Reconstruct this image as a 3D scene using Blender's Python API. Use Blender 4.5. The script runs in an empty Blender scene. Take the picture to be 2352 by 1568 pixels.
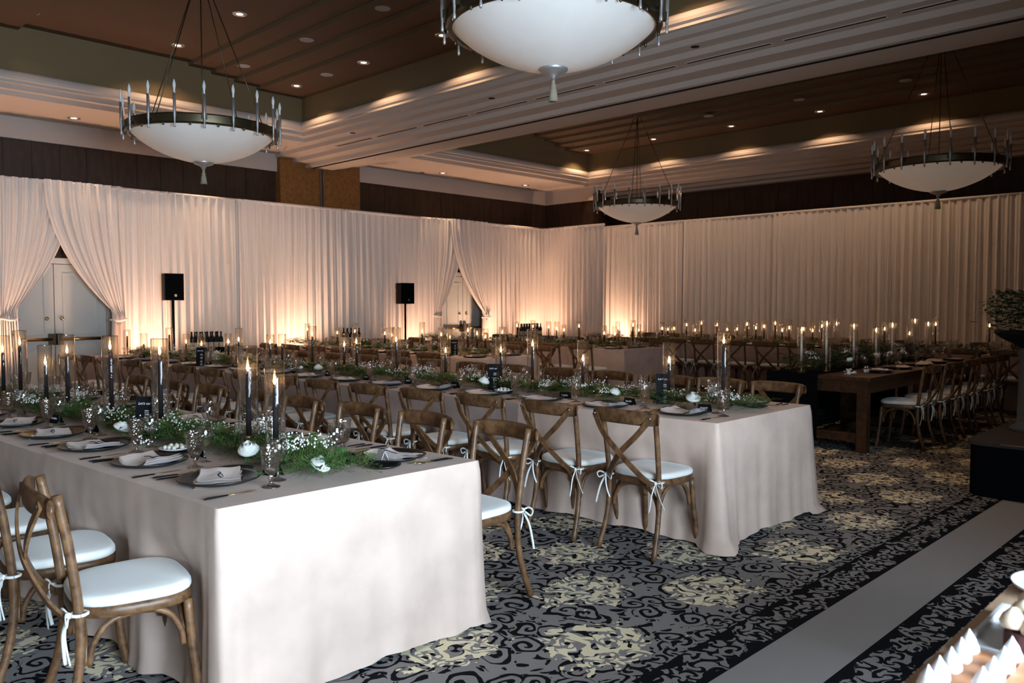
import bpy, math, random
from math import sin, cos, pi, radians, sqrt, atan2
from mathutils import Vector, Matrix
R = random.Random(7)
sc = bpy.context.scene
COL = sc.collection

# ------------------------------------------------------------------ camera, world, exposure
F_PX = 1891.0
cam_d = bpy.data.cameras.new('camera'); cam = bpy.data.objects.new('camera', cam_d); COL.objects.link(cam)
cam_d.sensor_width = 36.0; cam_d.lens = F_PX / 2352 * 36.0; cam_d.clip_start = 0.05; cam_d.clip_end = 100
YAW, PIT = radians(45.6), radians(2.65)
cam.location = (0, 0, 1.5); cam.rotation_euler = (radians(90) - PIT, 0, -YAW)
cam_d.dof.use_dof = True; cam_d.dof.focus_distance = 5.0; cam_d.dof.aperture_fstop = 4.5
sc.camera = cam
vs = sc.view_settings
vs.view_transform = 'Standard'; vs.look = 'None'; vs.gamma = 1.0; vs.use_curve_mapping = False
vs.exposure = 0.85
cy = sc.cycles
cy.max_bounces = 4; cy.diffuse_bounces = 3; cy.glossy_bounces = 2; cy.transmission_bounces = 2; cy.transparent_max_bounces = 24
cy.use_adaptive_sampling = True; cy.adaptive_threshold = 0.10; cy.adaptive_min_samples = 12
cy.caustics_reflective = False; cy.caustics_refractive = False
cy.sample_clamp_indirect = 4.0; cy.use_denoising = True
wd = bpy.data.worlds.new('world'); sc.world = wd; wd.use_nodes = True
wd.node_tree.nodes['Background'].inputs[0].default_value = (0.75, 0.87, 1.0, 1)
wd.node_tree.nodes['Background'].inputs[1].default_value = 1.0

DAY = 310.0        # daylight through an unseen window added behind the camera
UP = 84.0          # floor uplights
DOWN = 80.0        # recessed downlights
FLAME = 30.0

def light(name, kind, loc, rot, energy, color, **kw):
    d = bpy.data.lights.new(name, kind); d.energy = energy; d.color = color
    for k, v in kw.items(): setattr(d, k, v)
    o = bpy.data.objects.new(name, d); o.location = loc; o.rotation_euler = rot; COL.objects.link(o); return o
# area lamp for the cool daylight, its window behind the camera is invented
light('daylight', 'AREA', (1.2, -1.98, 1.40), (radians(90), 0, 0), DAY, (0.63, 0.82, 1.0), shape='RECTANGLE', size=3.0, size_y=1.8, spread=radians(132))

# ------------------------------------------------------------------ shader helpers
def new_mat(name):
    m = bpy.data.materials.new(name); m.use_nodes = True
    return m, m.node_tree, m.node_tree.nodes['Principled BSDF']
def pm(name, col, rough=0.5, metal=0.0, spec=0.5, sheen=0.0, sheen_tint=None, emit=None, es=0.0, bump=None, var=None, subs=0.0, trans=None):
    """plain procedural material; bump=(scale,strength), var=(scale,amount)"""
    m, nt, b = new_mat(name)
    b.inputs['Base Color'].default_value = (*col, 1); b.inputs['Roughness'].default_value = rough
    b.inputs['Metallic'].default_value = metal; b.inputs['Specular IOR Level'].default_value = spec
    if sheen:
        b.inputs['Sheen Weight'].default_value = sheen; b.inputs['Sheen Roughness'].default_value = 0.35
        if sheen_tint: b.inputs['Sheen Tint'].default_value = (*sheen_tint, 1)
    if emit: b.inputs['Emission Color'].default_value = (*emit, 1); b.inputs['Emission Strength'].default_value = es
    if subs: b.inputs['Subsurface Weight'].default_value = subs; b.inputs['Subsurface Radius'].default_value = (.05, .04, .03)
    tc = None
    if bump or var:
        tc = nt.nodes.new('ShaderNodeTexCoord')
    if var:
        n = nt.nodes.new('ShaderNodeTexNoise'); n.inputs['Scale'].default_value = var[0]; n.inputs['Detail'].default_value = 4
        nt.links.new(tc.outputs['Object'], n.inputs['Vector'])
        r = nt.nodes.new('ShaderNodeMapRange'); r.inputs[1].default_value = .3; r.inputs[2].default_value = .7
        r.inputs[3].default_value = 1 - var[1]; r.inputs[4].default_value = 1 + var[1]
        nt.links.new(n.outputs[0], r.inputs[0])
        mx = nt.nodes.new('ShaderNodeVectorMath'); mx.operation = 'SCALE'; mx.inputs[0].default_value = col
        nt.links.new(r.outputs[0], mx.inputs['Scale']); nt.links.new(mx.outputs[0], b.inputs['Base Color'])
    if bump:
        n = nt.nodes.new('ShaderNodeTexNoise'); n.inputs['Scale'].default_value = bump[0]; n.inputs['Detail'].default_value = 3
        nt.links.new(tc.outputs['Object'], n.inputs['Vector'])
        bp = nt.nodes.new('ShaderNodeBump'); bp.inputs['Strength'].default_value = bump[1]; bp.inputs['Distance'].default_value = .01
        nt.links.new(n.outputs[0], bp.inputs['Height']); nt.links.new(bp.outputs[0], b.inputs['Normal'])
    return m

class S:      # tiny shader-math DSL
    nt = None
    def __init__(s, o): s.o = o
    @staticmethod
    def m(op, a, b=None, c=None):
        n = S.nt.nodes.new('ShaderNodeMath'); n.operation = op
        for i, v in enumerate((a, b, c)):
            if v is None: continue
            if isinstance(v, S): S.nt.links.new(v.o, n.inputs[i])
            else: n.inputs[i].default_value = v
        return S(n.outputs[0])
    def __add__(a, b): return S.m('ADD', a, b)
    __radd__ = __add__
    def __sub__(a, b): return S.m('SUBTRACT', a, b)
    def __rsub__(a, b): return S.m('SUBTRACT', b, a)
    def __mul__(a, b): return S.m('MULTIPLY', a, b)
    __rmul__ = __mul__
    def __truediv__(a, b): return S.m('DIVIDE', a, b)
    def __lt__(a, b): return S.m('LESS_THAN', a, b)
    def __gt__(a, b): return S.m('GREATER_THAN', a, b)
def xyz(x, y, z=0.0):
    n = S.nt.nodes.new('ShaderNodeCombineXYZ')
    for i, v in enumerate((x, y, z)):
        if isinstance(v, S): S.nt.links.new(v.o, n.inputs[i])
        else: n.inputs[i].default_value = v
    return n.outputs[0]
def mixc(f, a, b):
    n = S.nt.nodes.new('ShaderNodeMix'); n.data_type = 'RGBA'
    S.nt.links.new(f.o, n.inputs[0])
    for i, v in ((6, a), (7, b)):
        if isinstance(v, tuple): n.inputs[i].default_value = (*v, 1)
        else: S.nt.links.new(v, n.inputs[i])
    return n.outputs[2]

def wood_mat(name, dark, light_, scale=(3, 3, 30), rough=0.45, spec=.4):
    m, nt, b = new_mat(name)
    tc = nt.nodes.new('ShaderNodeTexCoord'); mp = nt.nodes.new('ShaderNodeMapping'); mp.inputs['Scale'].default_value = scale
    oi = nt.nodes.new('ShaderNodeObjectInfo')
    nt.links.new(tc.outputs['Object'], mp.inputs['Vector'])
    ad = nt.nodes.new('ShaderNodeVectorMath'); ad.operation = 'ADD'
    cb = nt.nodes.new('ShaderNodeCombineXYZ')
    ml = nt.nodes.new('ShaderNodeMath'); ml.operation = 'MULTIPLY'; ml.inputs[1].default_value = 37.0
    nt.links.new(oi.outputs['Random'], ml.inputs[0]); nt.links.new(ml.outputs[0], cb.inputs[0]); nt.links.new(ml.outputs[0], cb.inputs[2])
    nt.links.new(mp.outputs[0], ad.inputs[0]); nt.links.new(cb.outputs[0], ad.inputs[1])
    n = nt.nodes.new('ShaderNodeTexNoise'); n.inputs['Scale'].default_value = 2.2; n.inputs['Detail'].default_value = 6; n.inputs['Roughness'].default_value = .65
    nt.links.new(ad.outputs[0], n.inputs['Vector'])
    cr = nt.nodes.new('ShaderNodeValToRGB'); cr.color_ramp.elements[0].position = .32; cr.color_ramp.elements[1].position = .68
    cr.color_ramp.elements[0].color = (*dark, 1); cr.color_ramp.elements[1].color = (*light_, 1)
    nt.links.new(n.outputs[0], cr.inputs[0]); nt.links.new(cr.outputs[0], b.inputs['Base Color'])
    bp = nt.nodes.new('ShaderNodeBump'); bp.inputs['Strength'].default_value = .25; bp.inputs['Distance'].default_value = .004
    nt.links.new(n.outputs[0], bp.inputs['Height']); nt.links.new(bp.outputs[0], b.inputs['Normal'])
    b.inputs['Roughness'].default_value = rough; b.inputs['Specular IOR Level'].default_value = spec
    return m

def glass_mat(name, tint, refl=0.10, edge=0.55, rough=0.02, bump=None, glow_mix=0.0):
    """thin-walled glass: tinted see-through plus Fresnel-like reflection"""
    m = bpy.data.materials.new(name); m.use_nodes = True; nt = m.node_tree
    for n in list(nt.nodes): nt.nodes.remove(n)
    out = nt.nodes.new('ShaderNodeOutputMaterial'); mx = nt.nodes.new('ShaderNodeMixShader')
    tr = nt.nodes.new('ShaderNodeBsdfTransparent'); gl = nt.nodes.new('ShaderNodeBsdfGlossy')
    tr.inputs[0].default_value = (*tint, 1); gl.inputs['Roughness'].default_value = rough
    lw = nt.nodes.new('ShaderNodeLayerWeight'); lw.inputs[0].default_value = .35
    mr = nt.nodes.new('ShaderNodeMapRange'); mr.inputs[3].default_value = refl; mr.inputs[4].default_value = edge
    nt.links.new(lw.outputs['Facing'], mr.inputs[0]); nt.links.new(mr.outputs[0], mx.inputs[0])
    nt.links.new(mx.outputs[0], out.inputs[0]); nt.links.new(gl.outputs[0], mx.inputs[2])
    if glow_mix:      # warm translucent share imitating flame glow reflected inside the glass
        m2 = nt.nodes.new('ShaderNodeMixShader'); m2.inputs[0].default_value = glow_mix
        tl = nt.nodes.new('ShaderNodeBsdfTranslucent'); tl.inputs[0].default_value = (.9, .8, .7, 1)
        nt.links.new(tr.outputs[0], m2.inputs[1]); nt.links.new(tl.outputs[0], m2.inputs[2]); nt.links.new(m2.outputs[0], mx.inputs[1])
    else: nt.links.new(tr.outputs[0], mx.inputs[1])
    if bump:
        tc = nt.nodes.new('ShaderNodeTexCoord'); v = nt.nodes.new('ShaderNodeTexVoronoi'); v.inputs['Scale'].default_value = bump[0]
        bp = nt.nodes.new('ShaderNodeBump'); bp.inputs['Strength'].default_value = bump[1]; bp.inputs['Distance'].default_value = .006
        nt.links.new(tc.outputs['Object'], v.inputs['Vector']); nt.links.new(v.outputs['Distance'], bp.inputs['Height'])
        nt.links.new(bp.outputs[0], gl.inputs['Normal']); nt.links.new(bp.outputs[0], lw.inputs['Normal'])
    return m

def emit_mat(name, col, s):
    m = bpy.data.materials.new(name); m.use_nodes = True; nt = m.node_tree
    for n in list(nt.nodes): nt.nodes.remove(n)
    o = nt.nodes.new('ShaderNodeOutputMaterial'); e = nt.nodes.new('ShaderNodeEmission')
    e.inputs[0].default_value = (*col, 1); e.inputs[1].default_value = s; nt.links.new(e.outputs[0], o.inputs[0]); return m

def carpet_mat():
    m, nt, b = new_mat('damask_carpet'); S.nt = nt
    g = nt.nodes.new('ShaderNodeNewGeometry'); sp = nt.nodes.new('ShaderNodeSeparateXYZ'); nt.links.new(g.outputs['Position'], sp.inputs[0])
    X0, Y0 = S(sp.outputs[0]), S(sp.outputs[1])
    def noise(vec, scale, det=2):
        n = nt.nodes.new('ShaderNodeTexNoise'); n.inputs['Scale'].default_value = scale; n.inputs['Detail'].default_value = det
        nt.links.new(vec, n.inputs['Vector']); return S(n.outputs[0])
    P0 = xyz(X0, Y0)
    dn = nt.nodes.new('ShaderNodeTexNoise'); dn.inputs['Scale'].default_value = 5.0; nt.links.new(P0, dn.inputs['Vector'])
    ds = nt.nodes.new('ShaderNodeSeparateColor'); nt.links.new(dn.outputs['Color'], ds.inputs[0])
    X = X0 + (S(ds.outputs[0]) - 0.5) * 0.16; Y = Y0 + (S(ds.outputs[1]) - 0.5) * 0.16
    P = xyz(X, Y)
    def spiral(vec, px, py, scale, arms, freq, rnd=0.9):
        v = nt.nodes.new('ShaderNodeTexVoronoi'); v.inputs['Scale'].default_value = scale; v.inputs['Randomness'].default_value = rnd
        v.voronoi_dimensions = '2D'; nt.links.new(vec, v.inputs['Vector'])
        s2 = nt.nodes.new('ShaderNodeSeparateXYZ'); nt.links.new(v.outputs['Position'], s2.inputs[0])
        cx, cyy = S(s2.outputs[0]), S(s2.outputs[1])
        dx, dy = px - cx, py - cyy
        r = S.m('SQRT', dx * dx + dy * dy); a = S.m('ARCTAN2', dy, dx)
        c = nt.nodes.new('ShaderNodeSeparateColor'); nt.links.new(v.outputs['Color'], c.inputs[0])
        sg = S.m('SIGN', S(c.outputs[0]) - 0.5)
        return S.m('SINE', a * arms * sg + r * freq + S(c.outputs[1]) * 6.28), r, S(c.outputs[2])
    # cream flower clusters on a brick lattice
    def latt(ox, oy):
        fx = (S.m('FRACT', (X - 2.80) / 0.97 + (0.5 + ox)) - 0.5) * 0.97
        fy = (S.m('FRACT', (Y - 2.22) / 0.94 + (0.5 + oy)) - 0.5) * 0.94
        return S.m('SQRT', fx * fx + fy * fy * 1.35)
    dl = S.m('MINIMUM', latt(0, 0), latt(.5, .5))
    clus = (dl + (noise(P0, 11.0, 3) - 0.5) * 0.46) < 0.245
    sA, rA, cA = spiral(P, X, Y, 5.6, 1.0, 118.0)
    sB, rB, cB = spiral(P, X, Y, 7.6, 3.0, 60.0, 0.75)
    sD, rD, cD = spiral(P, X, Y, 14.0, 2.0, 90.0)
    leaf = noise(P, 26.0, 1)
    leaf2 = noise(P, 17.0, 0)
    blk = S.m('MAXIMUM', S.m('MULTIPLY', sA > 0.25, rA < 0.088), S.m('MULTIPLY', S.m('MULTIPLY', leaf2 > 0.56, sD > -0.3), rA > 0.075))
    ringB = S.m('MULTIPLY', rB > 0.017, rB < 0.070)
    petal = S.m('MULTIPLY', ringB, S.m('MAXIMUM', S.m('MULTIPLY', rB > 0.042, sB > -0.55), S.m('MULTIPLY', rB < 0.033, sB > -0.2)))
    cream = S.m('MAXIMUM', petal, S.m('MULTIPLY', leaf2 > 0.53, rB > 0.066))
    GR, BK, CR = (0.275, 0.252, 0.242), (0.009, 0.009, 0.011), (0.90, 0.78, 0.53)
    field = mixc(blk, GR, BK)
    inner = mixc(cream, mixc(S.m('MAXIMUM', rB < 0.015, S.m('MULTIPLY', rB > 0.066, sD > 0.0)), GR, BK), CR)
    field = mixc(clus, field, inner)
    # border: bands parallel to the x axis; d = distance from band centre line
    U = S.m('ABSOLUTE', Y0 - 1.5175)          # plain stripe half 0.163, black bands to 0.39
    sC, rC, cC = spiral(P, X, Y, 12.0, 2.0, 105.0, 0.6)
    ub = S.m('ABSOLUTE', U - 0.275)
    wig = S.m('SINE', X0 * 33.0) * 0.018 + S.m('SINE', X0 * 14.0) * 0.018
    mot = S.m('MULTIPLY', (ub + wig + (noise(P0, 20.0) - .5) * .07) < 0.072, sC > -0.15)
    band = mixc(mot, BK, GR)
    edge = mixc(S.m('MULTIPLY', sC > 0.15, rC > 0.006), GR, BK)
    stripe = mixc(U < 0.163, band, (0.335, 0.307, 0.293))
    wav = S.m('SINE', X0 * 40.0) * 0.0025
    rim = mixc((U + wav) > 0.385, stripe, edge)
    col = mixc(U > 0.47, rim, field)
    # pile variation
    fine = noise(P0, 420.0, 2); big = noise(P0, 1.1, 2)
    sv = nt.nodes.new('ShaderNodeVectorMath'); sv.operation = 'SCALE'; nt.links.new(col, sv.inputs[0])
    k = 0.72 + fine * 0.42 + (big - 0.5) * 0.2; nt.links.new(k.o, sv.inputs['Scale'])
    nt.links.new(sv.outputs[0], b.inputs['Base Color'])
    b.inputs['Roughness'].default_value = 1.0; b.inputs['Specular IOR Level'].default_value = 0.05
    bp = nt.nodes.new('ShaderNodeBump'); bp.inputs['Strength'].default_value = .4; bp.inputs['Distance'].default_value = .004
    nt.links.new(fine.o, bp.inputs['Height']); nt.links.new(bp.outputs[0], b.inputs['Normal'])
    return m

M = {}
M['carpet'] = carpet_mat()
M['plaster'] = pm('warm_white_plaster', (0.58, 0.47, 0.40), 0.9, bump=(60, .08))
M['coffer'] = pm('coffer_brown_plaster', (0.20, 0.135, 0.062), 0.85, bump=(90, .1))
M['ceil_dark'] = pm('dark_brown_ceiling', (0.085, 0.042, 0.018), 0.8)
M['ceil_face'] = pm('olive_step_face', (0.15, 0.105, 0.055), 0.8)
M['panel'] = wood_mat('walnut_panel', (0.028, 0.014, 0.008), (0.060, 0.030, 0.016), (6, 6, 1.2), .5)
M['gold_wall'] = pm('amber_wallcovering', (0.26, 0.105, 0.022), 0.75, var=(14, .25), bump=(70, .2))
M['steel'] = pm('brushed_steel', (0.45, 0.44, 0.45), 0.3, 1.0)
M['black'] = pm('matte_black', (0.005, 0.005, 0.006), 0.6, spec=.15)
M['black_soft'] = pm('black_fabric', (0.004, 0.004, 0.005), 0.95, spec=.03)
M['slot'] = pm('air_slot_dark', (0.012, 0.008, 0.006), 0.9)
M['door'] = pm('white_door_paint', (0.66, 0.63, 0.58), 0.55)
M['bronze_bar'] = pm('polished_bronze', (0.62, 0.30, 0.12), 0.28, 1.0)
M['brass'] = pm('antique_brass', (0.55, 0.40, 0.18), 0.3, 1.0)
M['darkbrass'] = pm('dark_bronze', (0.11, 0.085, 0.05), 0.38, .9)
M['nickel'] = pm('nickel', (0.62, 0.59, 0.57), 0.42, .75)
M['tassel'] = pm('tassel_thread', (0.38, 0.31, 0.22), 0.8, bump=(200, .6))
M['bulb'] = pm('frosted_bulb', (0.85, 0.83, 0.80), 0.25)
M['alabaster'] = pm('alabaster_bowl', (0.90, 0.85, 0.80), 0.38, spec=.4, var=(2.2, .05), emit=(1.0, .72, .52), es=.055)   # faint warm glow added to brighten the bowl, no lamp inside it
M['wood'] = wood_mat('chair_wood', (0.050, 0.021, 0.009), (0.205, 0.100, 0.042), (9, 9, 9), .42)
M['farm'] = wood_mat('farm_table_wood', (0.030, 0.012, 0.005), (0.085, 0.035, 0.014), (1.5, 9, 9), .4)
M['cushion'] = pm('ivory_cushion', (0.74, 0.71, 0.66), 0.9, sheen=.3, bump=(9, .25))
M['tie'] = pm('ivory_tie', (0.74, 0.72, 0.68), 0.9)
M['screw'] = pm('screw_head', (0.5, 0.48, 0.45), 0.35, 1.0)
def velvet(name, c):
    return pm(name, c, 0.62, spec=.25, sheen=0.10, sheen_tint=(1.0, .90, .84), bump=(7, .22), var=(4, .13))
M['velvet'] = velvet('champagne_velvet', (0.53, 0.388, 0.315))
M['velvet_rose'] = velvet('rose_taupe_velvet', (0.42, 0.305, 0.265))
M['velvet_pale'] = velvet('pale_satin_velvet', (0.64, 0.462, 0.372))
M['sheer'] = pm('ivory_voile', (0.88, 0.765, 0.69), 0.9, sheen=.2, bump=(160, .12))
M['charger'] = pm('bronze_black_charger', (0.020, 0.016, 0.014), 0.32, .3, bump=(25, .05))
M['napkin'] = pm('blush_napkin', (0.66, 0.52, 0.45), 0.9, sheen=.2, bump=(25, .3))
M['gold'] = pm('satin_gold', (0.80, 0.55, 0.24), 0.28, 1.0)
M['card'] = pm('black_card', (0.006, 0.006, 0.007), 0.7, spec=.15)
M['white_card'] = pm('white_card', (0.82, 0.83, 0.85), 0.7)
M['ink'] = pm('white_ink', (0.85, 0.85, 0.85), 0.7)
M['china'] = pm('white_china', (0.82, 0.82, 0.82), 0.25)
M['sweet'] = pm('ivory_sweet', (0.80, 0.76, 0.64), 0.4)
M['glass'] = glass_mat('clear_glass', (0.96, 0.955, 0.95), 0.10, 0.9, glow_mix=.02)
M['vase'] = glass_mat('cylinder_glass', (0.965, 0.935, 0.90), 0.010, 0.9, glow_mix=.10)
M['smoke'] = glass_mat('smoked_pressed_glass', (0.85, 0.79, 0.745), 0.14, 0.60, .08, (70, .45), glow_mix=.12)
M['pane'] = glass_mat('window_pane', (0.97, 0.98, 0.99), 0.03, 0.3)
M['wax_black'] = pm('black_wax', (0.012, 0.014, 0.021), 0.8, spec=.08)
M['wax_white'] = pm('white_wax', (0.86, 0.80, 0.72), 0.5, subs=.3)
M['flame'] = emit_mat('candle_flame', (1.0, 0.60, 0.24), FLAME)
M['fern'] = pm('plumosa_fern', (0.075, 0.140, 0.026), 0.75, var=(30, .35))
M['leaf'] = pm('ruscus_leaf', (0.030, 0.105, 0.022), 0.42, var=(20, .35))
M['dleaf'] = pm('dark_leaf', (0.013, 0.034, 0.010), 0.5, var=(20, .35))
M['gyp'] = pm('babys_breath', (0.88, 0.88, 0.84), 0.8)
M['petal'] = pm('white_petal', (0.86, 0.85, 0.79), 0.6, subs=.15)
M['bottle'] = pm('dark_bottle_glass', (0.006, 0.010, 0.014), 0.10)
M['wine_label'] = pm('bottle_label', (0.55, 0.52, 0.42), 0.7)
M['tin'] = pm('steel_cup', (0.6, 0.6, 0.62), 0.16, 1.0)
M['stage_top'] = pm('stage_carpet', (0.035, 0.020, 0.015), 0.95, bump=(200, .3))
M['stone'] = pm('grey_stone', (0.07, 0.06, 0.05), 0.8, bump=(40, .3))
M['oak'] = wood_mat('dessert_oak', (0.36, 0.22, 0.13), (0.58, 0.40, 0.26), (2, 12, 8), .55)
M['orange_board'] = pm('orange_wood_board', (0.62, 0.27, 0.12), 0.6, var=(12, .2))
M['choc'] = pm('chocolate_cake', (0.075, 0.020, 0.018), 0.7, bump=(60, .5))
M['toast'] = pm('toasted_meringue', (0.80, 0.62, 0.44), 0.7, var=(40, .25))
M['meringue'] = pm('white_meringue', (0.88, 0.88, 0.90), 0.6)
M['lamp_face'] = emit_mat('lamp_glow', (1.0, 0.84, 0.66), 1.6)
M['lamp_warm'] = emit_mat('uplight_glow', (1.0, 0.62, 0.34), 14.0)
M['reflector'] = pm('lamp_reflector', (0.7, 0.68, 0.64), 0.25, .8)
M['grille'] = pm('ceiling_speaker_grille', (0.30, 0.29, 0.30), 0.7)
M['wall_far'] = pm('taupe_wall', (0.42, 0.36, 0.31), 0.9)
M['ribbon'] = pm('smoke_ribbon', (0.06, 0.06, 0.07), 0.5)

# ------------------------------------------------------------------ mesh helpers
class MB:
    def __init__(s): s.v = []; s.f = []; s.mi = []; s.cur = 0
    def add(s, v, f):
        n = len(s.v); s.v += [tuple(p) for p in v]; s.f += [tuple(i + n for i in q) for q in f]; s.mi += [s.cur] * len(f); return s
    def quad(s, a, b, c, d): return s.add((a, b, c, d), ((0, 1, 2, 3),))
    def box(s, lo, hi, bev=0.0):
        (x0, y0, z0), (x1, y1, z1) = lo, hi
        v = [(x, y, z) for z in (z0, z1) for y in (y0, y1) for x in (x0, x1)]
        return s.add(v, ((0, 2, 3, 1), (4, 5, 7, 6), (0, 1, 5, 4), (2, 6, 7, 3), (0, 4, 6, 2), (1, 3, 7, 5)))
    def tube(s, pts, r, n=8, caps=True, flat=None):
        """swept tube along pts; r scalar or list; flat=(a,b) gives an elliptical/flat strip section"""
        pts = [Vector(p) for p in pts]; k = len(pts); rs = r if isinstance(r, (list, tuple)) else [r] * k
        T = [(pts[min(i + 1, k - 1)] - pts[max(i - 1, 0)]).normalized() for i in range(k)]
        up = Vector((0, 0, 1)) if abs(T[0].z) < .9 else Vector((0, 1, 0))
        N = (up - T[0] * up.dot(T[0])).normalized(); rings = []; base = len(s.v); V = []
        for i in range(k):
            N = (N - T[i] * N.dot(T[i])).normalized(); B = T[i].cross(N)
            for j in range(n):
                a = 2 * pi * j / n
                fa, fb = flat if flat else (1, 1)
                V.append(pts[i] + (N * cos(a) * fa + B * sin(a) * fb) * rs[i])
        F = [(i * n + j, i * n + (j + 1) % n, (i + 1) * n + (j + 1) % n, (i + 1) * n + j) for i in range(k - 1) for j in range(n)]
        if caps: F += [tuple(range(n - 1, -1, -1)), tuple(range((k - 1) * n, k * n))]
        return s.add(V, F)
    def lathe(s, prof, n=16, mod=None, loc=(0, 0, 0)):
        V = []; k = len(prof)
        for i, (r, z) in enumerate(prof):
            for j in range(n):
                a = 2 * pi * j / n; rr = r * (mod(i, j) if mod else 1)
                V.append((loc[0] + rr * cos(a), loc[1] + rr * sin(a), loc[2] + z))
        F = [(i * n + j, i * n + (j + 1) % n, (i + 1) * n + (j + 1) % n, (i + 1) * n + j) for i in range(k - 1) for j in range(n)]
        return s.add(V, F)
    def mesh(s, name, mats, smooth=True):
        me = bpy.data.meshes.new(name); me.from_pydata(s.v, [], s.f); me.update()
        for m in (mats if isinstance(mats, (list, tuple)) else [mats]): me.materials.append(m)
        if any(s.mi): me.polygons.foreach_set('material_index', s.mi)
        if smooth: me.polygons.foreach_set('use_smooth', [True] * len(me.polygons))
        return me
def bez(*p, n=10):
    """Catmull-Rom through points"""
    P = [Vector(q) for q in p]; P = [P[0] * 2 - P[1]] + P + [P[-1] * 2 - P[-2]]; out = []
    for i in range(1, len(P) - 2):
        for k in range(n):
            t = k / n; a, b, c, d = P[i - 1:i + 3]
            out.append(.5 * ((2 * b) + (c - a) * t + (2 * a - 5 * b + 4 * c - d) * t * t + (3 * b - a - 3 * c + d) * t ** 3))
    out.append(P[-2]); return out

def obj(name, me, parent=None, loc=(0, 0, 0), rot=(0, 0, 0), scale=(1, 1, 1), **props):
    o = bpy.data.objects.new(name, me); COL.objects.link(o)
    o.location = loc; o.rotation_euler = rot; o.scale = scale
    if parent is not None: o.parent = parent
    for k, v in props.items():
        if v is not None: o[k] = v
    return o
def thing(name, label, cat, loc=(0, 0, 0), rz=0.0, group=None, rot=None):
    return obj(name, None, None, loc, rot or (0, 0, rz), label=label, category=cat, group=group)
def solo(name, me, label, cat, loc=(0, 0, 0), rz=0.0, group=None, rot=None, scale=(1, 1, 1), kind=None):
    return obj(name, me, None, loc, rot or (0, 0, rz), scale, label=label, category=cat, group=group, kind=kind)
def kit(name, parts, label, cat, loc, rz=0.0, group=None, rot=None):
    """parts: (part name, mesh, parent index or None, loc, rot, scale)"""
    t = thing(name, label, cat, loc, rz, group, rot); made = []
    for p in parts:
        pn, me, pi_ = p[0], p[1], p[2]
        made.append(obj(pn, me, t if pi_ is None else made[pi_], *(p[3:])))
    return t
ORD = ['first', 'second', 'third', 'fourth', 'fifth', 'sixth', 'seventh', 'eighth', 'ninth', 'tenth', 'eleventh', 'twelfth',
       'thirteenth', 'fourteenth', 'fifteenth', 'sixteenth', 'seventeenth', 'eighteenth', 'nineteenth', 'twentieth', 'twenty-first', 'twenty-second',
       'twenty-third', 'twenty-fourth', 'twenty-fifth', 'twenty-sixth', 'twenty-seventh', 'twenty-eighth']

# ------------------------------------------------------------------ room shell
XL, XR, YN, YF = -3.0, 16.8, -1.9, 14.45
obj('floor', MB().box((XL, YN, -.1), (XR + .2, YF + .2, 0)).mesh('floor', M['carpet'], False), kind='structure')
Z0 = 4.36
cb = MB()
def ring(mb, rect, prof, mats):
    x0, x1, y0, y1 = rect
    for (a, b), mi in zip(zip(prof, prof[1:]), mats):
        A = [(x0 - a[0], y0 - a[0], a[1]), (x1 + a[0], y0 - a[0], a[1]), (x1 + a[0], y1 + a[0], a[1]), (x0 - a[0], y1 + a[0], a[1])]
        B = [(x0 - b[0], y0 - b[0], b[1]), (x1 + b[0], y0 - b[0], b[1]), (x1 + b[0], y1 + b[0], b[1]), (x0 - b[0], y1 + b[0], b[1])]
        mb.cur = mi
        for i in range(4): mb.quad(A[i], A[(i + 1) % 4], B[(i + 1) % 4], B[i])
    mb.cur = 0
PROF = [(.07, 5.40), (.07, 4.67), (.045, 4.665), (.022, 4.65), (.006, 4.625), (0, 4.59), (.008, 4.555), (.03, 4.53), (.03, 4.50), (.095, 4.50), (.095, 4.43), (.22, 4.43), (.22, Z0)]
PM = [1] + [0] * (len(PROF) - 2)
NEAR = (1.5, 7.78, -.9, 12.77); FAR = (10.35, 15.55, -.9, 12.65)
ring(cb, NEAR, PROF, PM); ring(cb, FAR, PROF, PM)
def soffit(mb, out, rect, off, z):
    x0, x1, y0, y1 = rect[0] - off, rect[1] + off, rect[2] - off, rect[3] + off; X0, X1, Y0, Y1 = out
    for q in ((X0, X1, Y0, y0), (X0, X1, y1, Y1), (X0, x0, y0, y1), (x1, X1, y0, y1)):
        mb.quad((q[0], q[2], z), (q[0], q[3], z), (q[1], q[3], z), (q[1], q[2], z))
soffit(cb, (XL, 8.2, YN, YF), NEAR, .22, Z0); soffit(cb, (10.0, 16.0, YN, YF), FAR, .22, Z0)
BEAM = [(8.2, Z0), (8.2, 4.29), (8.52, 4.29), (8.52, 4.22), (8.8, 4.22), (8.8, 4.15), (8.88, 4.15), (8.88, 4.21), (8.96, 4.21), (8.96, 4.15), (9.35, 4.15), (9.35, 4.22), (9.65, 4.22), (9.65, 4.29), (10.0, 4.29), (10.0, Z0)]
for i, (a, b) in enumerate(zip(BEAM, BEAM[1:])):
    cb.cur = 4 if 6 <= i <= 8 else 0
    cb.quad((a[0], YN, a[1]), (a[0], YF, a[1]), (b[0], YF, b[1]), (b[0], YN, b[1]))
cb.cur = 0
RS = [(16.0, Z0), (16.0, 4.29), (16.2, 4.29), (16.2, 4.22), (16.4, 4.22), (16.4, 4.15), (16.6, 4.15), (16.6, 4.09), (16.85, 4.09)]
for a, b in zip(RS, RS[1:]): cb.quad((a[0], YN, a[1]), (a[0], 12.8, a[1]), (b[0], 12.8, b[1]), (b[0], YN, b[1]))
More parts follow.
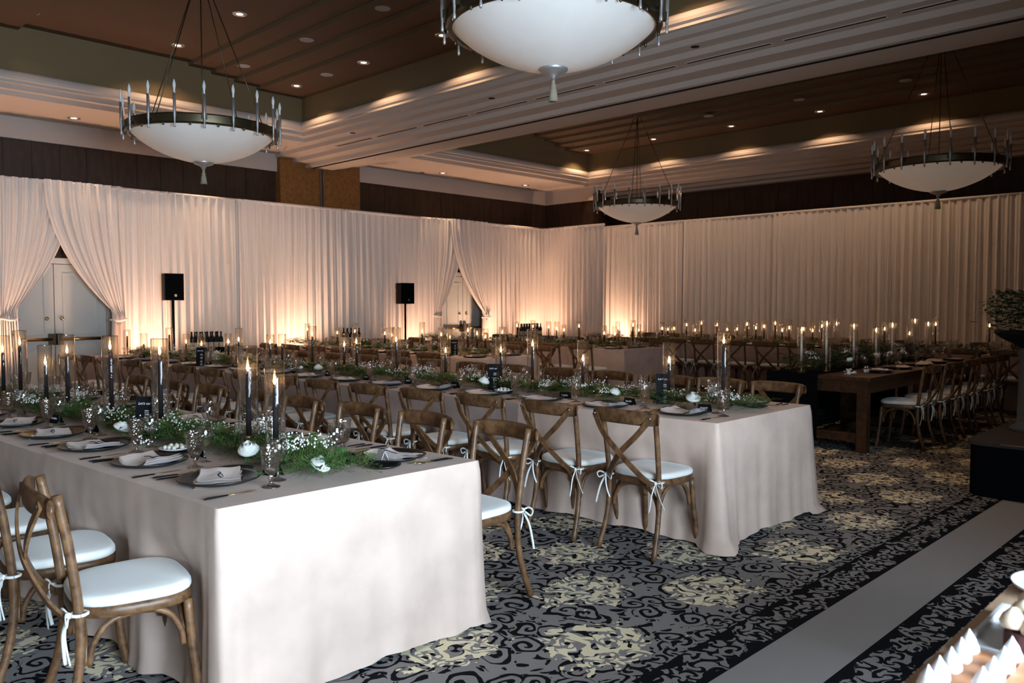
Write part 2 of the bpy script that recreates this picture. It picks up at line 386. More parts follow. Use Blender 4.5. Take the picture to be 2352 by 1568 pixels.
def topceil(mb, rect, steps):
    x0, x1, y0, y1 = rect[0] - .07, rect[1] + .07, rect[2] - .07, rect[3] + .07
    c = (x0 + x1) / 2; xs = [x0] + [c - s for s in reversed(steps)] + [c + s for s in steps] + [x1]
    n = len(steps); zs = [5.07 + .055 * min(i, 2 * n - i) for i in range(2 * n + 1)]
    for i in range(len(xs) - 1):
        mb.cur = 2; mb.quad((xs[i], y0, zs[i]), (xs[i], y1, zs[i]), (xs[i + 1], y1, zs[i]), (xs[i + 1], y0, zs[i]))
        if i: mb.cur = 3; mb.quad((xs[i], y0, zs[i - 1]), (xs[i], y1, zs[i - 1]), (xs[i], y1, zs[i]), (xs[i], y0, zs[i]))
    mb.cur = 0
topceil(cb, NEAR, (1.19, 1.56, 1.95, 2.35)); topceil(cb, FAR, (0.75, 1.1, 1.45, 1.8))
obj('ceiling', cb.mesh('ceiling', [M['plaster'], M['coffer'], M['ceil_dark'], M['ceil_face'], M['slot']], False), kind='structure')
obj('ceiling_slab', MB().box((XL, YN, 5.42), (XR + .2, YF + .2, 5.6)).mesh('ceiling_slab', M['ceil_dark'], False), kind='structure')

wl = obj('wall_left', MB().box((XL, YF, 0), (16.0, YF + .2, 5.4)).mesh('wall_left', M['panel'], False), kind='structure')
wr = obj('wall_right', MB().box((16.8, YN, 0), (17.0, 12.8, 5.4)).box((15.98, 12.8, 0), (17.0, YF, 5.4)).mesh('wall_right', M['panel'], False), kind='structure')
pme = MB().box((.004, 0, 0), (.396, .02, 4.03)).mesh('wall_panel', M['panel'], False)
x = 2.02
while x < 15.9:
    if not (8.05 < x + .2 < 10.2): obj('wall_panel', pme, wl, (x, YF - .02, 0))
    x += .40
pme2 = MB().box((0, .004, 0), (.02, .396, 4.03)).mesh('wall_panel', M['panel'], False)
y = 2.0
while y < 14.3:
    obj('wall_panel', pme2, wr, ((15.96 if y > 12.7 else 16.78), y, 0)); y += .40
obj('trim_1', MB().box((XL, YF - .06, 4.03), (8.24, YF, Z0)).mesh('trim', M['plaster'], False), kind='structure')
obj('trim_2', MB().box((10.07, YF - .06, 4.03), (15.98, YF, Z0)).mesh('trim', M['plaster'], False), kind='structure')
obj('trim_3', MB().box((15.92, 12.8, 4.03), (15.98, YF - .06, Z0)).mesh('trim', M['plaster'], False), kind='structure')
ccol = obj('wall_column', MB().box((8.24, 14.27, 0), (9.11, YF, 4.4)).box((9.19, 14.27, 0), (10.07, YF, 4.4)).mesh('wall_column', M['gold_wall'], False), kind='structure')
obj('wall_track', MB().box((9.112, 14.25, 0), (9.135, YF, 4.15)).box((9.165, 14.25, 0), (9.188, YF, 4.15)).box((9.135, 14.3, 0), (9.165, YF, 4.15)).mesh('wall_track', M['steel'], False), ccol)
# walls behind the camera, with an unseen window added to carry the daylight
wb = MB()
for lo, hi in (((XL, YN - .2, 0), (-.4, YN, 5.4)), ((2.8, YN - .2, 0), (XR + .2, YN, 5.4)), ((-.4, YN - .2, 0), (2.8, YN, .45)), ((-.4, YN - .2, 2.4), (2.8, YN, 5.4))): wb.box(lo, hi)
obj('wall_near', wb.mesh('wall_near', M['wall_far'], False), kind='structure')
obj('wall_side', MB().box((XL - .2, YN - .2, 0), (XL, YF + .2, 5.4)).mesh('wall_side', M['wall_far'], False), kind='structure')
w1 = obj('added_window_1', MB().box((-.4, YN - .06, .45), (-.34, YN + .02, 2.4)).box((2.74, YN - .06, .45), (2.8, YN + .02, 2.4)).box((-.34, YN - .06, .45), (2.74, YN + .02, .51)).box((-.34, YN - .06, 2.34), (2.74, YN + .02, 2.4)).mesh('added_window_1', M['door'], False), kind='structure')
for i in range(1, 3): obj('mullion', MB().box((-.02, 0, .51), (.02, .05, 2.34)).mesh('mullion', M['door'], False), w1, (-.4 + 3.2 * i / 3, YN - .04, 0))
for i in range(3): obj('pane', MB().box((0, 0, .51), (1.0, .006, 2.34)).mesh('pane', M['pane'], False), w1, (-.33 + 1.06 * i, YN - .02, 0))

# doors in the left wall
def double_door(n, xc, lw, label):
    m = MB()
    for s in (-1, 1):
        a, b = (xc - lw, xc - .006) if s < 0 else (xc + .006, xc + lw)
        m.box((a, 14.37, .01), (b, 14.42, 2.12))
    fr = MB().box((xc - lw - .09, 14.36, 0), (xc - lw - .005, 14.43, 2.22)).box((xc + lw + .005, 14.36, 0), (xc + lw + .09, 14.43, 2.22)).box((xc - lw - .09, 14.36, 2.13), (xc + lw + .09, 14.43, 2.22))
    d = obj('door_%d' % n, fr.mesh('door_frame', M['door'], False), kind='structure')
    for s in (-1, 1):
        a, b = (xc - lw, xc - .006) if s < 0 else (xc + .006, xc + lw)
        lf = obj('door_leaf', MB().box((a, 14.37, .01), (b, 14.42, 2.12)).mesh('door_leaf', M['door'], False), d)
        for z0, z1 in ((.18, .80), (1.0, 1.98)):     # raised panel mouldings
            mo = MB()
            aa, bb = a + .12, b - .12
            for lo, hi in (((aa, z0), (bb, z0 + .025)), ((aa, z1 - .025), (bb, z1)), ((aa, z0 + .025), (aa + .025, z1 - .025)), ((bb - .025, z0 + .025), (bb, z1 - .025))):
                mo.box((lo[0], 14.358, lo[1]), (hi[0], 14.372, hi[1]))
            obj('panel_moulding', mo.mesh('panel_moulding', M['door'], False), lf)
        bar = MB().tube([(a + .05, 14.31, .93), (b - .05, 14.31, .93)], .028, 10)
        obj('push_bar', bar.mesh('push_bar', M['bronze_bar']), lf)
        e = b - .05 if s < 0 else a + .05
        obj('bar_bracket', MB().box((e - .045, 14.29, .84), (e + .045, 14.37, 1.02)).mesh('bar_bracket', M['darkbrass'], False), lf)
        kx = b - .11 if s < 0 else a + .10
        obj('lock', MB().lathe([(0, .03), (.022, .03), (.03, .02), (.03, 0)], 14).mesh('lock', M['brass']), lf, (kx, 14.37, 1.26), (radians(90), 0, 0))
    return d
double_door(1, 4.27, .78, '')
double_door(2, 13.02, .62, '')

# recessed downlights, ceiling speakers, air slots
dl_parts = [('trim_ring', MB().lathe([(.074, -.006), (.078, -.010), (.094, -.008), (.098, 0)], 24).mesh('trim_ring', M['reflector']), None),
            ('reflector', MB().lathe([(.074, -.006), (.06, -.0035), (.046, -.003)], 24, lambda i, j: 1).mesh('reflector', M['reflector']), None),
            ('bulb', MB().lathe([(0, -.004), (.03, -.004), (.046, -.003)], 16).mesh('lamp_bulb', M['lamp_face']), None)]
def downlight(x, y, z, label, e=1.0, size=75):
    t = kit('recessed_downlight', dl_parts, label, 'light', (x, y, z), 0, 'recessed ceiling downlights')
    if e:
        l = light('downlight_lamp', 'SPOT', (0, 0, -.02), (0, 0, 0), DOWN * e, (1.0, .68, .42), spot_size=radians(size), spot_blend=.6, shadow_soft_size=.04); l.parent = t
    return t
k = 0
for i, yy in enumerate((12.12, 10.25, 8.47, 6.7, 4.9, 3.1)):
    downlight(7.32, yy, 5.07, '%s downlight from the far corner along the beam, near tray ceiling' % ORD[i].capitalize(), .48, 125)
for i, (xx, yy, z) in enumerate(((3.42, 12.12, 5.29), (5.35, 12.12, 5.29), (5.35, 10.24, 5.29))):
    downlight(xx, yy, z, ['downlight at the far left of the near tray ceiling', 'downlight behind the wires of the left chandelier', 'downlight right of the left chandelier wires at the top edge'][i], .6, 130)
for i, yy in enumerate((12.34, 10.47, 8.59, 6.76, 4.94)):
    downlight(15.1, yy, 5.07, '%s downlight from the far corner in the far tray ceiling' % ORD[i].capitalize(), .36, 125)
for i, (xx, yy) in enumerate(((4.46, 13.85), (11.97, 13.85), (14.6, 13.85), (6.5, 13.85))):
    downlight(xx, yy, Z0, ['small downlight above the left door in the lit ceiling strip', 'small downlight in the far lit ceiling strip beside the column', 'small downlight in the lit ceiling strip near the far corner', 'small downlight in the ceiling strip hidden by the left chandelier'][i], .5, 60)
gr_me = MB().lathe([(0, -.006), (.08, -.008), (.098, -.004), (.1, 0)], 22).mesh('ceiling_speaker', M['grille'])
for i, (xx, yy, z) in enumerate(((6.35, 12.05, 5.18), (6.35, 10.24, 5.18), (6.35, 8.48, 5.18), (7.30, 11.2, 5.07), (14.2, 8.57, 5.125), (14.2, 6.74, 5.125), (14.2, 4.93, 5.125))):
    solo('ceiling_speaker', gr_me, ['round ceiling speaker left of the chandelier wire near the far wall', 'round grey ceiling speaker in the middle of the near tray', 'round pale ceiling speaker nearest the top edge', 'dull round ceiling vent between two downlights', 'farthest round speaker in the far tray', 'middle round speaker in the far tray', 'nearest round speaker in the far tray'][i], 'ceiling speaker', (xx, yy, z), group='round ceiling speakers')
dot_me = MB().lathe([(0, -.004), (.045, -.004), (.05, 0)], 14).mesh('ceiling_sensor', M['slot'])
for i, (xx, yy) in enumerate(((8.12, 11.70), (8.12, 8.35), (8.1, 5.07), (11.59, 14.1), (15.1, 14.2))):
    solo('ceiling_sensor', dot_me, '%s small dark ceiling port along the soffit, counted from the left' % ['second', 'third', 'fourth', 'first far-bay', 'second far-bay'][i], 'ceiling port', (xx, yy, Z0), group='small dark ceiling ports')
sl_frame = MB().box((-.035, 0, -.008), (-.028, 1.05, 0)).box((.028, 0, -.008), (.035, 1.05, 0)).box((-.035, -.007, -.008), (.035, 0, 0)).box((-.035, 1.05, -.008), (.035, 1.057, 0)).mesh('slot_frame', M['plaster'], False)
sl_in = MB().box((-.028, 0, -.003), (.028, 1.05, 0)).mesh('slot_opening', M['slot'], False)
for i in range(9):
    kit('air_slot', [('slot_frame', sl_frame, None), ('slot_opening', sl_in, None)], '%s linear air slot along the stepped beam, counted from the near end' % ORD[i], 'air vent', (8.37, 1.90 + 1.2 * i, 4.29), 0, 'linear air slots along the beam')

# ------------------------------------------------------------------ chandeliers
def chandelier(loc, label, ztop):
    t = thing('chandelier', label, 'chandelier', loc, 0.0, 'bowl chandeliers')
    h = .335; Rb = .80
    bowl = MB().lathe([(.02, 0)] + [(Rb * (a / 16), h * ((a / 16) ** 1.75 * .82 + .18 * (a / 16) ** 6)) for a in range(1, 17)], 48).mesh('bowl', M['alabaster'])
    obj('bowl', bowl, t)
    obj('rim', MB().lathe([(Rb - .015, h - .04), (Rb + .03, h - .04), (Rb + .035, h - .02), (Rb + .03, h + .05), (Rb + .035, h + .065), (Rb - .01, h + .065), (Rb - .015, h - .04)], 64, lambda i, j: 1.0 + (.004 if (j % 2 and i in (2, 3)) else 0)).mesh('rim', M['darkbrass']), t)
    hold = MB().tube([(0, 0, -.10), (0, 0, -.085), (0, 0, -.05), (0, 0, .02), (0, 0, .06), (0, 0, .26)], [.008, .013, .009, .014, .016, .016], 10).mesh('candle_sleeve', M['nickel'])
    clip = MB().box((-.05, -.028, 0), (.0, .028, .06)).mesh('clip', M['darkbrass'], False)
    bulb = MB().lathe([(.011, .26), (.011, .30), (.013, .31), (.018, .335), (.016, .36), (.006, .395), (.0, .405)], 10).mesh('bulb', M['bulb'])
    stud = MB().lathe([(0, -.03), (.012, -.02), (.012, 0)], 8).mesh('stud', M['darkbrass'])
    N = 18
    for i in range(N):
        a = 2 * pi * (i + .3) / N
        sl = obj('candle_sleeve', hold, t, ((Rb + .065) * cos(a), (Rb + .065) * sin(a), h), (0, 0, a))
        obj('clip', clip, sl); obj('bulb', bulb, sl)
        a += pi / N
        obj('stud', stud, t, ((Rb + .02) * cos(a), (Rb + .02) * sin(a), h - .04))
    obj('finial', MB().lathe([(0, -.075), (.02, -.07), (.025, -.05), (.04, -.035), (.105, -.012), (.115, .0), (.115, .018), (.1, .022), (0, .022)], 28).mesh('finial', M['nickel']), t)
    obj('tassel', MB().lathe([(0, -.07), (.012, -.075), (.016, -.09), (.012, -.105), (.024, -.12), (.018, -.14), (.026, -.15), (.036, -.24), (0, -.238)], 16, lambda i, j: 1 + (.08 if j % 2 else 0)).mesh('tassel', M['tassel']), t)
    zt = ztop - loc[2]
    w = MB().tube([(0, 0, 0), (0, 0, 1)], .006, 6)
    for i in range(4):
        a = 2 * pi * i / 4 + .5
        obj('suspension_wire', MB().tube([((Rb - .02) * cos(a), (Rb - .02) * sin(a), h + .08), (.05 * cos(a), .05 * sin(a), zt - .03)], .006, 6).mesh('suspension_wire', M['darkbrass']), t)
    obj('center_rod', MB().tube([(0, 0, h * .3), (0, 0, zt - .03)], .007, 6).mesh('center_rod', M['darkbrass']), t)
    obj('canopy', MB().lathe([(0, zt - .05), (.09, zt - .04), (.11, zt - .01), (.11, zt)], 20).mesh('canopy', M['darkbrass']), t)
    return t
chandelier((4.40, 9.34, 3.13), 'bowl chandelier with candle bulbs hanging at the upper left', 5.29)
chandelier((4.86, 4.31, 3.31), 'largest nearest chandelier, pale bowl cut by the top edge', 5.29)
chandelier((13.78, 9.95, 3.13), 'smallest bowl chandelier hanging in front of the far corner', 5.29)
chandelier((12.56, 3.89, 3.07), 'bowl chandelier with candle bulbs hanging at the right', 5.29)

# ------------------------------------------------------------------ drapes
DH = 3.38
def pleat(u, ph):
    return .030 * sin(u * 2 * pi / .155 + ph) + .018 * sin(u * 2 * pi / .067 + 1.7 * ph + 1.2 * sin(u * 3.1 + ph)) + .02 * sin(u * 2.1 + ph)
def drape_panel(a, b, label, group, ph, h=DH):
    """plain pleated panel from point a to b (floor plan), pleats push along the normal"""
    a, b = Vector((*a, 0)), Vector((*b, 0)); L = (b - a).length; d = (b - a) / L; nrm = Vector((d.y, -d.x, 0))
    n = max(8, int(L / .014)); rows = 12; V = []; 
    for r in range(rows + 1):
        t = r / rows; z = h * (1 - t) + .01 * t
        amp = .45 + .75 * min(1, t * 2.0)
        for i in range(n + 1):
            u = L * i / n; sway = .012 * sin(u * 5 + 3 * t + ph) * t
            zz = z + (.008 * sin(u * 40 + ph) - .012 * (1 - cos(2 * pi * u / L)) * .5 if r == 0 else 0)
            V.append(a + d * (u + sway) + nrm * (pleat(u, ph) * amp) + Vector((0, 0, zz)))
    Fq = [(r * (n + 1) + i, r * (n + 1) + i + 1, (r + 1) * (n + 1) + i + 1, (r + 1) * (n + 1) + i) for r in range(rows) for i in range(n)]
    t = thing('drape_panel', label, 'drape', tuple(a), 0, group)
    V = [v - a for v in V]
    obj('curtain', MB().add(V, Fq).mesh('curtain', M['sheer']), t)
    obj('rod_pocket', MB().tube([Vector((0, 0, h - .02)) + nrm * -.01, d * L + Vector((0, 0, h - .02)) + nrm * -.01], .028, 8).mesh('rod_pocket', M['sheer']), t)
    return t
def swag(xo, xi, zt, y, label, ph, wtie=.22):
    """tied-back panel on the left wall: outer edge x=xo, top inner corner x=xi, tied at height zt"""
    n, rows = 130, 46; V = []; s = 1 if xi > xo else -1; Wd = abs(xi - xo)
    for r in range(rows + 1):
        z = DH * (1 - r / rows) + .01
        if z > zt:
            t = max(0.0, (DH - z) / (DH - zt))       # 0 top .. 1 tie
            w = Wd * (1 - t ** 2.6) + wtie * t ** 2.6 * (1 if t > .5 else 1)
            w = max(wtie, Wd * (1 - t ** 2.1 * .94) if t < .98 else wtie)
        else: w = wtie + .06 * (zt - z) / zt
        for i in range(n + 1):
            u = i / n
            c = .030 * sin(u * Wd * 2 * pi / .15 + ph) + .018 * sin(u * Wd * 2 * pi / .064 + ph * 2)
            drop = 0
            if z > zt:                               # lower inner hem sags toward the tie
                t = (DH - z) / (DH - zt); drop = -.10 * sin(pi * u) * t
            V.append((xo + s * u * w, y + c * (1 if z <= zt else .9) - .02 - .06 * u, z + drop))
    Fq = [(r * (n + 1) + i, r * (n + 1) + i + 1, (r + 1) * (n + 1) + i + 1, (r + 1) * (n + 1) + i) for r in range(rows) for i in range(n)]
    t = thing('tied_drape', label, 'drape', (xo, y, 0), 0, 'tied-back drapes at the doors')
    V = [(a - xo, b - y, c) for a, b, c in V]
    obj('curtain', MB().add(V, Fq).mesh('curtain', M['sheer']), t)
    obj('tie_band', MB().tube([(s * -.02, -.06, zt + .01), (s * wtie * .5, -.13, zt - .02), (s * (wtie + .03), -.06, zt - .01), (s * wtie * .5, .05, zt)], .018, 6).mesh('tie_band', M['sheer']), t)
    obj('rod_pocket', MB().tube([(0, 0, DH - .02), (s * Wd, 0, DH - .02)], .028, 8).mesh('rod_pocket', M['sheer']), t)
YD = 14.0
drape_panel((2.0, YD), (3.42, YD), 'pleated drape at the far left frame edge beside the first door', 'pleated wall drapes', .3)
swag(3.42, 4.45, 1.27, YD + .03, 'drape tied back to the left of the left door', 1.1)
swag(5.20, 4.03, 1.24, YD - .03, 'drape tied back to the right of the left door', 2.3)
PL = [(5.18, 5.95), (5.95, 7.28), (7.28, 9.54), (9.54, 11.80)]
PLL = ['narrow pleated drape between the left tied drape and first speaker', 'pleated drape behind the left black loudspeaker', 'pleated drape below the amber wall column', 'pleated drape behind the second black loudspeaker']
for i, (a, b) in enumerate(PL): drape_panel((a - .06, YD + .02 * (i % 2)), (b + .06, YD + .02 * (i % 2)), PLL[i], 'pleated wall drapes', .9 * i)
swag(11.80, 12.72, 1.22, YD + .03, 'drape tied back to the left of the far door', .4)
swag(13.45, 12.24, 1.19, YD - .03, 'drape tied back to the right of the far door', 1.9)
drape_panel((13.42, YD), (15.46, YD), 'pleated drape left of the far room corner', 'pleated wall drapes', 2.2)
drape_panel((15.46, 14.0), (15.46, 12.1), 'pleated drape just right of the far room corner', 'pleated wall drapes', .5)
yy = 13.1
RL = ['first', 'second', 'third', 'fourth', 'fifth']
for i, e in enumerate((10.4, 8.1, 5.8, 3.5, 1.0)):
    drape_panel((16.1 + .02 * (i % 2), yy + .05), (16.1 + .02 * (i % 2), e - .05), '%s wide pleated drape along the right wall from the corner' % RL[i], 'pleated wall drapes', .7 * i + .2); yy = e

# ------------------------------------------------------------------ uplights and loudspeakers
can = MB().lathe([(.0, .0), (.075, .0), (.08, .02), (.08, .16), (.07, .165), (.07, .15), (0, .15)], 18).mesh('can', M['black'])
glow = MB().lathe([(0, .152), (.068, .152)], 18).mesh('lens', M['lamp_warm'])
UPS = [(1.5, 13.45), (3.05, 13.45), (5.42, 13.4), (8.2, 13.45), (11.1, 13.45), (13.15, 13.45), (14.75, 13.45), (15.6, 11.9)]
UPL = ['outside the left frame edge', 'beside the left door', 'right of the left door', 'below the amber column', 'left of the far door', 'right of the far door', 'left of the far corner', 'on the right wall near the corner']
for i, (xx, y2) in enumerate(UPS):
    t = kit('uplight', [('can', can, None), ('lens', glow, None)], 'black floor uplight against the drapes, %s' % UPL[i], 'light', (xx, y2, 0), 0, 'floor uplights along the drapes')
    l = light('uplight_lamp', 'SPOT', (0, 0, .2), (radians(180 - 12) if i < 7 else radians(180), radians(12) if i == 7 else 0, 0), UP * (.7 if i in (4,) else 1), (1.0, .63, .42), spot_size=radians(118), spot_blend=.9, shadow_soft_size=.07); l.parent = t
def loudspeaker(x, y, zb, w, h, label, l2):
    t = thing('loudspeaker', label, 'loudspeaker', (x, y, 0), radians(-12), 'black loudspeakers on poles')
    obj('cabinet', MB().box((-w / 2, -.12, zb), (w / 2, .12, zb + h)).mesh('cabinet', M['black'], False), t)
    obj('grille', MB().box((-w / 2 + .012, -.135, zb + .012), (w / 2 - .012, -.12, zb + h - .012)).mesh('grille', M['black_soft'], False), t)
    obj('badge', MB().box((.0, -.139, zb + .06), (.035, -.135, zb + .10)).mesh('badge', M['brass'], False), t)
    s = thing('speaker_stand', l2, 'stand', (x, y, 0), 0, 'loudspeaker stands')
    obj('pole', MB().tube([(0, 0, .05), (0, 0, zb)], [.022, .022], 10).mesh('pole', M['black']), s)
    for i in range(3):
        a = 2 * pi * i / 3 + .4
        obj('leg', MB().tube([(0, 0, .55), (.28 * cos(a), .28 * sin(a), .2), (.38 * cos(a), .38 * sin(a), .014)], .012, 6).mesh('leg', M['black']), s)
loudspeaker(5.82, 13.55, 1.55, .30, .44, 'black loudspeaker on a pole beside the left door', 'black tripod pole under the left loudspeaker')
loudspeaker(10.67, 13.55, 1.49, .30, .43, 'black loudspeaker on a pole left of the far door', 'black tripod pole under the far loudspeaker')

# ------------------------------------------------------------------ tables under cloth
TOP = .765
ROWS = {   # left edge x at y0, width, slope of the row, near end y0, segment ends
 'T1': dict(x=1.335, w=1.27, s=-.055, y0=2.77, e=[4.41, 6.24, 8.07], nm='front table', m=['velvet', 'velvet', 'velvet']),
 'T2': dict(x=4.43, w=1.28, s=-.055, y0=2.59, e=[4.20, 6.15, 8.10, 10.05, 12.30], nm='second table', m=['velvet_pale'] + ['velvet_rose'] * 4),
 'T3': dict(x=7.34, w=1.15, s=-.055, y0=7.80, e=[9.50, 11.20, 12.75], nm='third table', m=['velvet_pale', 'velvet_rose', 'velvet_rose']),
 'T4': dict(x=10.37, w=1.13, s=-.055, y0=7.72, e=[9.40, 11.10, 12.70], nm='fourth table', m=['velvet_rose'] * 3),
 'T5': dict(x=13.00, w=1.20, s=0.0, y0=2.30, e=[4.20, 6.10, 8.00, 9.90, 11.60], nm='back table', m=['velvet'] * 5)}
rng = lambda a, st, n: [a + st * i for i in range(n)]
CHAIR_Y = {('T1', 'L'): [3.115, 3.73, 4.36, 4.98], ('T1', 'R'): rng(3.05, .60, 8), ('T2', 'L'): rng(2.91, .60, 15), ('T2', 'R'): [3.07, 3.56, 4.02] + rng(4.64, .60, 12)}
def rx(k, y, off=0.0):
    r = ROWS[k]; return r['x'] + r['s'] * (y - r['y0']) + off
def cloth(k, i):
    r = ROWS[k]; y0 = r['y0'] if i == 0 else r['e'][i - 1]; y1 = r['e'][i]; n = len(r['e'])
    first, last = i == 0, i == n - 1; lift = .006 if first else .0
    L0, R0, L1, R1 = (rx(k, y0), y0), (rx(k, y0) + r['w'], y0), (rx(k, y1), y1), (rx(k, y1) + r['w'], y1)
    if not first: L0, R0 = (L0[0], y0 - .02), (R0[0], y0 - .02)
    if first and last: paths = [[L1, L0, R0, R1, L1]]
    elif first: paths = [[L1, L0, R0, R1]]
    elif last: paths = [[R0, R1, L1, L0]]
    else: paths = [[L1, L0], [R0, R1]]
    mb = MB(); top = TOP + lift
    rr = random.Random(i * 7 + ord(k[1]))
    ph = rr.uniform(0, 6)
    cen = Vector(((L0[0] + R1[0]) / 2, (L0[1] + R1[1]) / 2))
    for path in paths:
        P = [Vector(p) for p in path]; pts = []; s0 = 0
        step = .022
        for a, b in zip(P, P[1:]):
            d = b - a; Ls = d.length; m = int(Ls / step); nr = Vector((d.y, -d.x)) / Ls
            if nr.dot(a - cen) < 0: nr = -nr
            for j in range(m):
                pts.append((a + d * (j / m), nr, s0 + Ls * j / m, min(j, m - j) * step, nr))
            s0 += Ls
        pts.append((P[-1], pts[-1][1], s0, 9, pts[-1][1]))
        cs = []; acc = 0
        for a, b in list(zip(P, P[1:]))[:-1]: acc += (b - a).length; cs.append(acc)
        rows = 16; V = []
        for rw in range(rows + 1):
            t = rw / rows; z = top - (top - .012) * t
            for (p, nr, s, de, _) in pts:
                dc = min([abs(s - c) for c in cs] + [9]); near_c = math.exp(-(dc / .085) ** 2); wide = math.exp(-(dc / .30) ** 2)
                N = nr
                if dc < .12 and cs:                   # blend normals round a corner
                    c = min(cs, key=lambda q: abs(s - q)); idx = cs.index(c)
                    d1 = (P[idx + 1] - P[idx]).normalized(); d2 = (P[idx + 2] - P[idx + 1]).normalized()
                    cn = (d1 - d2).normalized(); w = (1 - dc / .12) ** 2; N = (nr * (1 - w) + cn * w).normalized()
                end = abs(nr.y) > .7
                f = (.016 * sin(s * 2 * pi / .46 + ph) + .013 * sin(s * 2 * pi / .27 + 2 * ph + sin(s * 2.3)) + .010 * sin(s * 2 * pi / .15 + ph))
                f *= (.55 if end else 1.0) * (1 - near_c)
                dd = t ** 1.15
                crinkle = .016 * near_c * sin(s * 95 + ph) * t
                if k == 'T1' and first: near_c *= .35; wide *= .3
                if k == 'T2' and first and cs and abs(s - cs[0]) < .5: near_c *= 1.6; wide *= 2.2
                o = .003 + .006 * min(1, t * 12) + (.012 if end else .002) * t + max(-.012, f) * dd * (1.0 if end else .75) + (.045 * near_c + .012 * wide) * t ** 1.3 + crinkle
                if not end:                        # chair fronts push the hanging cloth in
                    for yc in CHAIR_Y.get((k, 'L' if nr.x < 0 else 'R'), ()):
                        if abs(p.y - yc) < .5: o -= .062 * math.exp(-((p.y - yc) / .21) ** 4) * min(1, max(0, (.60 - z) / .10)) * (.55 + .45 * min(1, max(0, z / .35)))
                if t > .93: o += (.008 + .04 * near_c) * (t - .93) / .07
                zz = z + (.010 * sin(s * 7 + ph) * t if 0 < t < 1 else 0)
                if rw == 0: o = 0.0
                if rw == rows: zz = .006 + .010 * (1 + sin(s * 11 + ph)) * (0 if near_c > .3 else 1)
                V.append((p.x + N.x * o, p.y + N.y * o, zz))
        n1 = len(pts)
        mb.add(V, [(a * n1 + b, a * n1 + b + 1, (a + 1) * n1 + b + 1, (a + 1) * n1 + b) for a in range(rows) for b in range(n1 - 1)])
    # top sheet
    nx, ny = 10, 16; V = []
    for b in range(ny + 1):
        for a in range(nx + 1):
            u, v = a / nx, b / ny; pl = Vector(L0).lerp(Vector(L1), v); pr = Vector(R0).lerp(Vector(R1), v); p = pl.lerp(pr, u)
            V.append((p.x, p.y, top))
    mb.add(V, [(b * (nx + 1) + a, b * (nx + 1) + a + 1, (b + 1) * (nx + 1) + a + 1, (b + 1) * (nx + 1) + a) for b in range(ny) for a in range(nx)])
    tone = {'velvet': 'champagne', 'velvet_rose': 'rose taupe', 'velvet_pale': 'pale satin'}[r['m'][i]]
    solo('tablecloth', mb.mesh('tablecloth', M[r['m'][i]]), '%s floor-length tablecloth, %s from the near end of the %s' % (tone, ORD[i], r['nm']), 'tablecloth', group='floor-length tablecloths')
for k in ROWS:
    for i in range(len(ROWS[k]['e'])): cloth(k, i)

